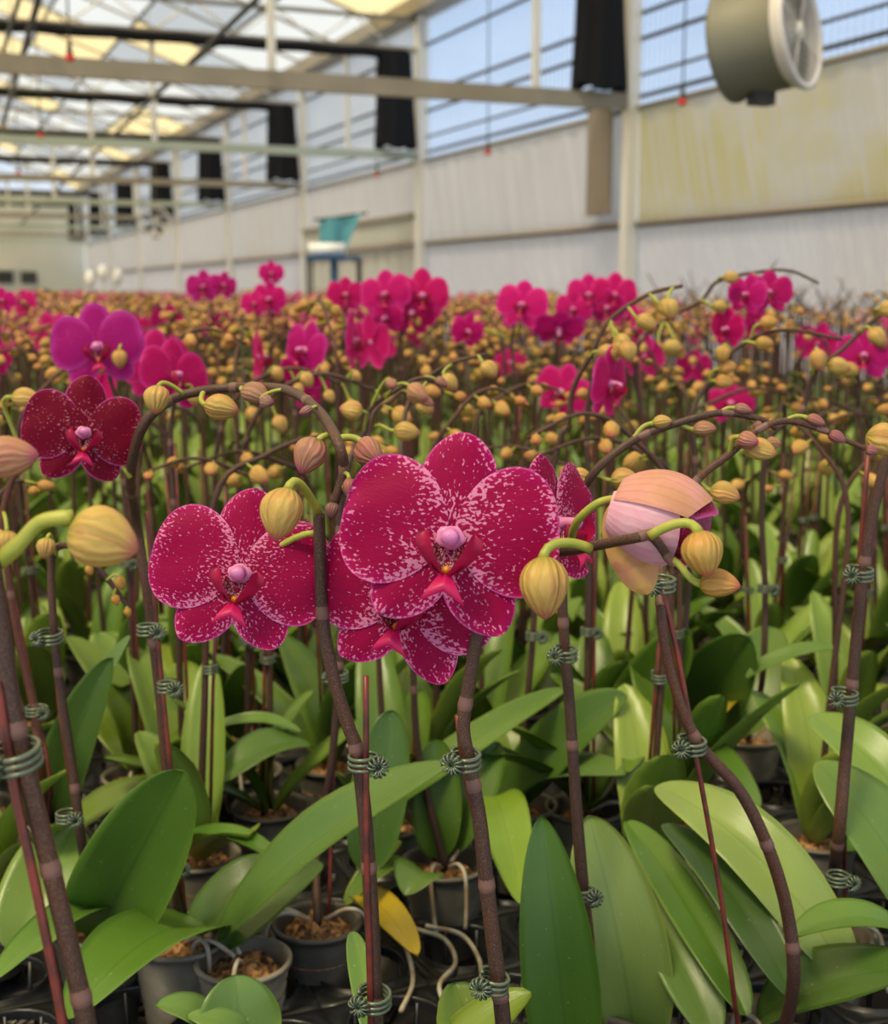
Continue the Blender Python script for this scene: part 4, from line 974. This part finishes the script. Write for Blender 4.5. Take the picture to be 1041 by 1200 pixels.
for i in range(-3, 12):
    for j in range(1, 14):
        x, y = (i * 4 + 2) * PT, (j * 3 + 1.5) * PT; p = Vector((x, y, 0)); h = p.dot(fw); la = p.dot(RT)
        if h < .45 or h > 2.7 or abs(la) > .336 * h + .36: continue
        if proto is None: proto = tray_geo().build('plant_tray', None, (x, y, TOP)); o = proto
        else: o = proto.copy(); C.objects.link(o); o.location = (x, y, TOP)
        px = pxof(h, la); dn = 'left' if px < 300 else 'middle' if px < 700 else 'right'; ds = 'at the very front' if h < 1.0 else 'under the front plants' if h < 1.45 else 'under the rows behind' if h < 2 else 'deep under the leaves'
        tag(o, f'black plastic tray of ribbed round cells {ds}, {dn} side of the bench', 'tray', f'black cell trays {ds} {dn}')
b = empty('growing_bench', (2.2, 20.6, 0)); tag(b, 'long low growing bench carrying the trays of orchids', 'bench')
mb = MB(); mb.box((0, 0, TOP - .075), (6.2, 41.4, .03), 'bench'); mb.build('bench_top', b, smooth=False)
for x in (-2.9, 0, 2.9):
    for y in (-20, -10, 0, 10, 20): mb = MB(); mb.box((x, y, (TOP - .09) / 2), (.05, .05, TOP - .09), 'steel'); mb.build('leg', b, smooth=False)

# ------------------------------------------------------------------ greenhouse shell
Z0 = EYE.z; WX = 5.5; Y0 = 9.34; BAY = 4.5; YE = 42.0; YS = -3.0
posts = [Y0 + BAY * k for k in range(-3, 8)]
def struct(o): o['kind'] = 'structure'; return o
mb = MB(); mb.box((-1.75, (YS + YE) / 2, -.05), (15.5, YE - YS + 1, .1), 'concrete'); struct(mb.build('floor', smooth=False))
def ribbed(x, y0, y1, z0, z1, mk, pitch=.09, amp=.018):
    mb = MB(); k = int((y1 - y0) / pitch * 4)
    def fn(i, j): 
        ph = j % 4; return Vector((x + amp * (0, 1, 1, 0)[ph], y0 + (y1 - y0) * j / k, z0 + (z1 - z0) * i)), (0, 0, 0), 1
    return mb.grid(1, k, fn, mk)
struct(ribbed(WX, YS, posts[2], Z0 + .53, Z0 + 1.42, 'poly').build('wall_right', smooth=False))
struct(ribbed(WX, YS, YE, 0, Z0 + .53, 'poly').build('wall_right', smooth=False))
posts = [Y0 + BAY * k for k in range(-3, 8)]
for k, y in enumerate(posts):
    mb = MB(); mb.box((WX - .07, y, (Z0 + 2.95) / 2), (.10, .10, Z0 + 2.95), 'white_metal'); struct(mb.build(f'pillar_{k + 1}', smooth=False))
mb = MB(); mb.box((WX + .02, (YS + YE) / 2, Z0 + .53), (.05, YE - YS, .05), 'steel'); struct(mb.build('trim_1', smooth=False))
# side curtains, one per bay
for k in range(2, len(posts) - 1):
    y0, y1 = posts[k] + .06, posts[k + 1] - .06
    first = k == 2; r = empty('side_curtain', (WX - .02, (y0 + y1) / 2, Z0 + .5)); w = y1 - y0
    lab = {2: 'side curtain stained yellow-green in streaks, right of the near wall post', 3: 'whitish side curtain between the near and the second wall post', 4: 'side curtain above the beige door panel'}.get(k)
    tag(r, lab or ('dull white side curtain in the far bays of the right wall' if k > 4 else 'side curtain beside the viewer, outside the picture'), 'curtain', None if lab else ('far side curtains' if k > 4 else 'near side curtains'))
    mk = 'sheet_stained' if k <= 2 else 'sheet_white'; lo = .03 if k != 4 else .33
    mb = MB()
    def fn(i, j):
        return Vector((-.012 * math.sin(j * 1.9) * (i / 8), -w / 2 + w * j / 40, lo + (.91 - lo) * i / 8)), (0, 0, 0), 1
    mb.grid(8, 40, fn, mk).build('film', r)
    m2 = MB(); m2.tube([(-.02, -w / 2, .91), (-.02, w / 2, .91)], .022, 'steel', 8); m2.build('roller_tube', r)
    m2 = MB(); m2.tube([(-.02, -w / 2, lo), (-.02, w / 2, lo)], .018, 'brown_cloth', 8); m2.build('bottom_bar', r)
# upper glazing with its rails and ribs
m = M['glass_side']; n = N(m); x_, y_, z_ = n.sep(n.coord())
st_ = n.step(n.math('SINE', n.math('MULTIPLY', y_, 82.0)), .3, .95)
f_ = n.math('ADD', .16, n.math('MULTIPLY', st_, .28))
for nd in n.n:
    if nd.type == 'MIX_SHADER' and nd.inputs[0].default_value != .2 and not nd.inputs[0].is_linked: n.l.new(f_, nd.inputs[0])
for k in range(len(posts) - 1):
    y0, y1 = posts[k], posts[k + 1]; mb = MB(); mb.box((WX + .03, (y0 + y1) / 2, Z0 + 2.19), (.006, y1 - y0, 1.5), 'glass_side' if k < 4 else 'glass_dull'); o = struct(mb.build(f'window_{k + 1}', smooth=False))
    mb = MB()
    for z in (1.50, 1.66, 1.93, 2.12, 2.62): mb.tube([(WX - .01, y0, Z0 + z), (WX - .01, y1, Z0 + z)], .018 if z != 1.66 else .013, 'dark_metal', 6)
    mb.build('rail', o)
mb = MB(); mb.box((WX - .06, (YS + YE) / 2, Z0 + 3.0), (.30, YE - YS, .16), 'steel'); struct(mb.build('trim_2', smooth=False))
# roof: gable with cream, white and grey panels
ex, rx, zr = -4.5, .5, 1.75
def roofz(x): return Z0 + 3.0 + zr * (1 - abs(x - rx) / 5.0)
rg = random.Random(2); mb = MB(); bars = MB(); ys = [YS + 1.5 * i for i in range(int((YE - YS) / 1.5) + 1)]
xs = [5.4, 4.4, 3.4, 2.4, 1.4, .5, -.4, -1.4, -2.4, -3.4, -4.4]
for i in range(len(xs) - 1):
    for j in range(len(ys) - 1):
        x0, x1 = xs[i], xs[i + 1]; z = rg.random(); wc = .35 if x0 > 3 else .72 if x0 > 1 else .85
        k = 'roof_cream' if z < wc else ('roof_white' if z < wc + (1 - wc) * .6 else 'roof_grey')
        o = len(mb.v)
        for (x, y) in ((x0, ys[j]), (x1, ys[j]), (x1, ys[j + 1]), (x0, ys[j + 1])): mb.v.append((x, y, roofz(x) + .02)); mb.pat.append((0, 0, 0)); mb.edge.append(1)
        mb.f.append((o, o + 1, o + 2, o + 3)); mb.m.append(k)
    bars.tube([(xs[i], YS, roofz(xs[i])), (xs[i], YE, roofz(xs[i]))], .025, 'dark_metal', 4)
for y in ys: bars.tube([(5.4, y, roofz(5.4)), (rx, y, roofz(rx)), (-4.4, y, roofz(-4.4))], .022, 'steel', 4)
struct(mb.build('ceiling', smooth=False)); struct(bars.build('ceiling_bars', smooth=False))
# trusses across the house at every post
def pipe(mb, a, b, r, mk, s=8): mb.tube([a, b], r, mk, s)
for k, y in enumerate(posts[2:]):
    r = empty('beam', (0, y, Z0 + 1.46)); struct(r)
    mk = 'steel_green' if k % 2 == 0 and k > 0 else 'steel'
    mb = MB(); mb.box((.5, 0, 0), (9.9, .06, .085 if k > 1 else .125), mk) if k != 1 or True else None; mb.build('lower_beam', r, smooth=False)
    mb = MB(); mb.box((.5, 0, 1.10), (9.9, .05, .05), 'steel'); mb.build('middle_chord', r, smooth=False)
    mb = MB(); pipe(mb, (-4.4, 0, 1.42), (5.4, 0, 1.42), .025, 'steel'); mb.build('top_chord', r)
    x = 5.1; kk = 0
    while x > -4.0:
        mb = MB(); pipe(mb, (x, 0, 1.12), (x - .42, 0, 1.42), .012, 'white_metal', 5); mb.build('web_bar', r)
        mb = MB(); pipe(mb, (x - .42, 0, 1.42), (x - .84, 0, 1.12), .012, 'white_metal', 5); mb.build('web_bar', r); x -= .84
    for x in (4.6, 2.55, .5, -1.6, -3.6): mb = MB(); mb.box((x, 0, .55), (.05, .05, 1.1), 'white_metal'); mb.build('strut', r, smooth=False)
    if k == 0: continue
    # black shade bundle folded along the middle chord with its tail hanging by the wall
    s = empty('shade_screen', (0, y - .03, Z0 + 2.48)); nm = {1: 'by the near wall post', 2: 'by the second wall post', 3: 'by the third wall post'}.get(k)
    nm = {0: 'overhead, outside the picture', 1: 'by the near wall post', 2: 'by the second wall post', 3: 'by the third wall post', 4: 'by the fourth wall post', 5: 'by the fifth wall post'}.get(k, 'by the last wall posts')
    tag(s, f'black folded shade screen with its tail hanging {nm}', 'shade screen', 'far shade screens' if k > 5 else None)
    mb = MB()
    def fb(i, j): 
        a = 2 * PI * j / 8; rr = .055 + .008 * math.sin(i * 2.3 + j); return Vector((-4.3 + 9.55 * i / 40, -.03 + rr * .8 * math.cos(a), .02 + rr * math.sin(a))), (0, 0, 0), 1
    mb.grid(40, 8, fb, 'black_cloth', True).build('bundle', s)
    mb = MB(); K = 32
    def fc(i, j):
        a = 2 * PI * j / K; t = i / 8; wv = 1 + .16 * math.sin(7 * a + t) ; wd = .17 + .05 * t
        return Vector((5.12 + wd * math.cos(a) * wv, -.02 + .07 * math.sin(a) * wv, .04 - .98 * t - (.03 * math.sin(3 * a) if i == 8 else 0))), (0, 0, 0), 1
    mb.grid(8, K, fc, 'black_cloth', True).build('hanging_tail', s)
# overhead lines running the length of the house
def line(name, lab, cat, pts, r, mk, g=None):
    mb = MB(); mb.tube(pts, r, mk, 6); o = mb.build(name); tag(o, lab, cat, g); return o
a, b_ = G(300, 0, Z0 + 1.9), G(25, 262, Z0 + 1.55); d = b_ - a
line('overhead_pipe', 'dark overhead pipe running diagonally from the top centre to the far left', 'pipe', [a - d * .4, b_ + d * .02], .024, 'dark_metal')
a, b_ = G(45, 0, Z0 + 1.75), G(2, 150, Z0 + 1.68); d = b_ - a
line('overhead_cable', 'thicker of two dark cables at the top left corner', 'cable', [a - d * .5, b_ + d * .4], .022, 'dark_metal')
a, b_ = G(22, 0, Z0 + 1.75), G(0, 72, Z0 + 1.72); d = b_ - a
line('overhead_cable', 'thinner dark cable nearest the top left corner', 'cable', [a - d * .5, b_ + d * .6], .015, 'dark_metal')
# hanging sprinklers: cord, black body, red nozzle
def sprinkler(p, lab, g=None):
    r = empty('hanging_sprinkler', p); tag(r, lab, 'sprinkler', g); zt = roofz(p.x) - p.z - .03
    mb = MB(); mb.tube([(0, 0, .10), (0, 0, zt)], .006, 'dark_metal', 5); mb.build('cord', r)
    mb = MB(); mb.lathe([(.001, .10), (.014, .095), (.016, .05), (.022, .03), (.001, .028)], 'dark_metal', 10); mb.build('body', r)
    mb = MB(); mb.lathe([(.001, -.012), (.018, -.008), (.03, .006), (.03, .016), (.016, .030), (.001, .032)], 'red', 12); mb.build('nozzle', r)
for (px, py, d, lab) in ((800, 122, 8, 'red-tipped hanging sprinkler left of the big duct fan'), (572, 180, 11, 'red-tipped hanging sprinkler against the right wall, between two posts'), (82, 70, 7.5, 'nearest red-tipped sprinkler at upper left, in front of the beam'), (48, 160, 11, 'second red-tipped sprinkler at left, below the thick beam'), (355, 232, 19, 'small red-tipped sprinkler near the third wall post'), (442, 206, 15, 'small red-tipped sprinkler just below the green beam'), (22, 204, 15, 'third red-tipped sprinkler down the left row')):
    sprinkler(EYE + ray(px, py) * d, lab)
# round duct fans
def fan(c, ax, r, L, lab, hang):
    ax = ax.normalized(); A = Matrix((ax.orthogonal().normalized(), ax.cross(ax.orthogonal().normalized()), ax)).transposed(); e = empty('duct_fan', c); tag(e, lab, 'fan')
    mb = MB(); mb.lathe([(r * .98, -L / 2), (r * 1.06, -L / 2 - .004), (r * 1.06, -L / 2 + .012), (r, -L / 2 + .02), (r, L / 2 - .03), (r * 1.02, L / 2 - .01), (r * .97, L / 2 - .01), (r * .97, -L / 2 + .01), (r * .98, -L / 2)], 'fan_body', 40, (0, 0, 0), A); mb.build('housing', e)
    mb = MB(); mb.lathe([(r * 1.0, L / 2 - .03), (r * 1.10, L / 2), (r * 1.10, L / 2 + .012), (r * 1.0, L / 2 + .014), (r * .93, L / 2 - .02), (r * 1.0, L / 2 - .03)], 'fan_rim', 40, (0, 0, 0), A); mb.build('front_rim', e)
    mb = MB()
    for q in range(1, 11):
        rr = r * .96 * (q + .6) / 10.6; mb.tube([A @ Vector((rr * math.cos(t * PI / 16), rr * math.sin(t * PI / 16), L / 2 + .004)) for t in range(33)], .0016, 'fan_rim', 4, False)
    for q in range(4): t = q * PI / 2 + .4; mb.tube([A @ Vector((r * .1 * math.cos(t), r * .1 * math.sin(t), L / 2 + .004)), A @ Vector((r * .98 * math.cos(t), r * .98 * math.sin(t), L / 2 + .004))], .003, 'fan_rim', 5)
    mb.build('guard_grille', e)
    mb = MB(); mb.lathe([(.001, L / 2 + .012), (r * .16, L / 2 + .010), (r * .18, L / 2), (r * .2, -L * .2), (.001, -L * .22)], 'white_metal', 16, (0, 0, 0), A); mb.build('hub', e)
    for q in range(5):
        mb = MB(); t0 = q * 2 * PI / 5
        def fn(i, j, t0=t0):
            rr = r * (.18 + .74 * i / 6); t = t0 + (j / 4 - .5) * (.75 - .2 * i / 6); return A @ Vector((rr * math.cos(t), rr * math.sin(t), .02 + (j / 4 - .5) * .07)), (0, 0, 0), 1
        mb.grid(6, 4, fn, 'dark_metal').build('blade', e)
    mb = MB(); mb.box(A @ Vector((0, 0, 0)) - Vector((0, 0, r + .015)), (.07, .05, .04), 'dark_metal'); mb.build('motor_box', e, smooth=False)
    for s in (-1, 1):
        o_ = ax * (s * L * .3) + Vector((0, 0, r)); mb = MB(); mb.tube([o_, o_ + Vector((0, 0, hang))], .006, 'steel', 5); mb.build('hanger', e)
fan(EYE + ray(895, 46) * 4.0, RT * .80 - fw * .56 + Vector((0, 0, .12)), .158, .22, 'large grey duct fan hanging at the upper right', roofz(2.5) - (EYE + ray(890, 48) * 4.0).z - .16)
cf = EYE + ray(182, 260) * 18.0; fan(cf, -fw + RT * .25, .185, .2, 'small dark round fan hanging far down the house at left', roofz(cf.x) - cf.z - .19)
# hanging folded curtain end by the near post
c = W0 = Vector((WX - .13, posts[3] + .36, Z0 + 1.0)); e = empty('folded_screen', (WX - .12, posts[3] + .40, Z0 + .62)); tag(e, 'grey-brown folded screen hanging on the wall left of the near post', 'screen')
mb = MB()
def fs_(i, j): a = 2 * PI * j / 24; return Vector((.04 * math.sin(a) * (1 + .2 * math.sin(9 * a)), .20 * math.cos(a), .82 * i / 6 )), (0, 0, 0), 1
mb.grid(6, 24, fs_, 'brown_cloth', True).build('folds', e)
mb = MB(); mb.tube([(0, -.2, .83), (0, .2, .83)], .015, 'steel', 6); mb.build('hanging_rod', e)
# beige door panel and rail in the third bay of the wall
r = empty('door_1', (WX - .06, 16.1, 0)); struct(r)
mb = MB()
def fd(i, j): return Vector((.02 * math.sin(j * 1.3), -2.1 + 4.2 * j / 48, .2 + (Z0 + .50 - .2) * i)), (0, 0, 0), 1
mb.grid(1, 48, fd, 'endwall').build('door_panel', r)
mb = MB(); mb.box((-.02, 0, Z0 + .67), (.03, 4.3, .30), 'endwall'); mb.build('door_header', r, smooth=False)
mb = MB(); mb.box((-.04, 0, Z0 + .53), (.06, 4.3, .05), 'brown_cloth'); mb.build('door_rail', r, smooth=False)
mb = MB(); mb.box((-.04, 0, Z0 + .84), (.08, 4.3, .05), 'steel'); mb.build('door_track', r, smooth=False)
# trolley, blue sheet and white roll in front of the third bay
tp = EYE + ray(392, 303) * 11.5; e = empty('work_trolley', (tp.x, tp.y, 0)); tag(e, 'blue framed trolley standing beyond the plants, under the blue sheet', 'trolley'); zt = tp.z
A = Matrix((RT, fw, upw)).transposed()
mb = MB(); mb.box(A @ Vector((0, 0, zt)), (.46, .4, .03), 'blue', A); mb.build('top_frame', e, smooth=False)
for sx in (-1, 1):
    for sy in (-1, 1): mb = MB(); mb.box(A @ Vector((sx * .215, sy * .18, zt / 2)), (.022, .022, zt), 'dark_metal', A); mb.build('leg', e, smooth=False)
mb = MB(); mb.box(A @ Vector((0, -.0, zt - .12)), (.05, .3, .22), 'blue', A); mb.build('post', e, smooth=False)
mb = MB(); q = A @ Vector((-.07, 0, zt + .075)); mb.tube([Vector(tp.xy.to_3d()) + q - RT * .15, Vector(tp.xy.to_3d()) + q + RT * .16], .058, 'white_plastic', 16); tag(mb.build('white_roll'), 'white roll lying on the blue trolley', 'roll')
sp = [EYE + ray(*q) * 12.6 for q in ((374, 296), (402, 300), (424, 250), (374, 258))]; mb = MB()
def fb2(i, j):
    u, v = j / 12, i / 10; a = sp[0].lerp(sp[1], u); b = sp[3].lerp(sp[2], u); return a.lerp(b, v) + fw * (.04 * math.sin(u * 9 + v * 2)), (0, 0, 0), 1
mb.grid(10, 12, fb2, 'blue_sheet'); bs = empty('plastic_sheet', sp[0]); tag(bs, 'light blue plastic sheet hanging behind the trolley', 'plastic sheet'); o = mb.build('sheet', bs); o.location = -sp[0]
mb = MB(); mb.tube([sp[3] - RT * .05, sp[2] + RT * .05], .012, 'dark_metal', 6); o = mb.build('hanging_wire', bs); o.location = -sp[0]
# far end wall with its ledge and dark openings
mb = MB(); mb.box(((WX - 9) / 2, YE + .03, (Z0 + 3.0) / 2), (WX + 9, .05, Z0 + 3.0), 'endwall'); struct(mb.build('wall_end', smooth=False))
mb = MB(); mb.box(((WX - 9) / 2 - 1.0, YE - .06, Z0 + .72), (WX + 7, .12, .12), 'white_metal'); struct(mb.build('trim_3', smooth=False))
for i in range(2):
    mb = MB(); mb.box((3.16 + i * .68, YE - .02, Z0 + .42), (.46, .03, .36), 'dark_metal'); struct(mb.build(f'window_{20 + i}', smooth=False))
mb = MB(); mb.box((-9.0, (YS + YE) / 2, (Z0 + 3) / 2), (.05, YE - YS, Z0 + 3), 'poly'); struct(mb.build('wall_left', smooth=False))
for i, (px, py) in enumerate(((106, 327), (121, 320), (138, 325))):  # invented white lumps, shaped to stand in for distant sun glints
    p = EYE + ray(px, py) * 30; mb = MB(); rr = random.Random(i)
    def fg(a, b): 
        t = PI * a / 8; q = 2 * PI * b / 12; s_ = .11 * math.sin(t) * (1 + .25 * math.sin(3 * q + i)); return Vector((s_ * math.cos(q), s_ * math.sin(q), .19 * math.cos(t))), (0, 0, 0), 1
    mb.grid(8, 12, fg, 'white_plastic', True); mb.tube([(0, 0, -.2), (0, 0, TOP - .059 - p.z)], .01, 'steel', 5)
    tag(mb.build('glint_lump', None, p), ('leftmost', 'middle', 'rightmost')[i] + ' of three white lumps standing in for sun glints at the far end of the house', 'glint')

# ------------------------------------------------------------------ light
sc = bpy.context.scene
w = bpy.data.worlds.new('sky'); sc.world = w; w.use_nodes = True; nt = w.node_tree; bg = nt.nodes['Background']
tc = nt.nodes.new('ShaderNodeTexCoord'); sp_ = nt.nodes.new('ShaderNodeSeparateXYZ'); nt.links.new(tc.outputs['Generated'], sp_.inputs[0])
cr = nt.nodes.new('ShaderNodeValToRGB'); nt.links.new(sp_.outputs[2], cr.inputs[0]); el = cr.color_ramp.elements
el[0].position = .0; el[0].color = (.74, .80, .86, 1); el[1].position = .6; el[1].color = (.50, .64, .86, 1); e_ = el.new(.2); e_.color = (.58, .73, .93, 1)
nt.links.new(cr.outputs[0], bg.inputs[0]); bg.inputs[1].default_value = 1.05
sun = bpy.data.lights.new('sun', 'SUN'); sun.energy = 11.5; sun.angle = R(14); sun.color = (1, .93, .81); so = bpy.data.objects.new('sun', sun); C.objects.link(so)
sd = (-RT * .35 - fw * .45 + upw * 1.0).normalized(); so.rotation_euler = sd.to_track_quat('Z', 'Y').to_euler(); so.location = (0, 0, 20)
vs_ = sc.view_settings; vs_.view_transform = 'Standard'; vs_.look = 'None'; vs_.exposure = .12; vs_.gamma = 1; vs_.use_curve_mapping = False
sc.cycles.max_bounces = 7; sc.cycles.diffuse_bounces = 3; sc.cycles.glossy_bounces = 2; sc.cycles.transmission_bounces = 5; sc.cycles.transparent_max_bounces = 10
sc.cycles.use_denoising = True; sc.cycles.caustics_reflective = False; sc.cycles.caustics_refractive = False; sc.cycles.sample_clamp_indirect = 6
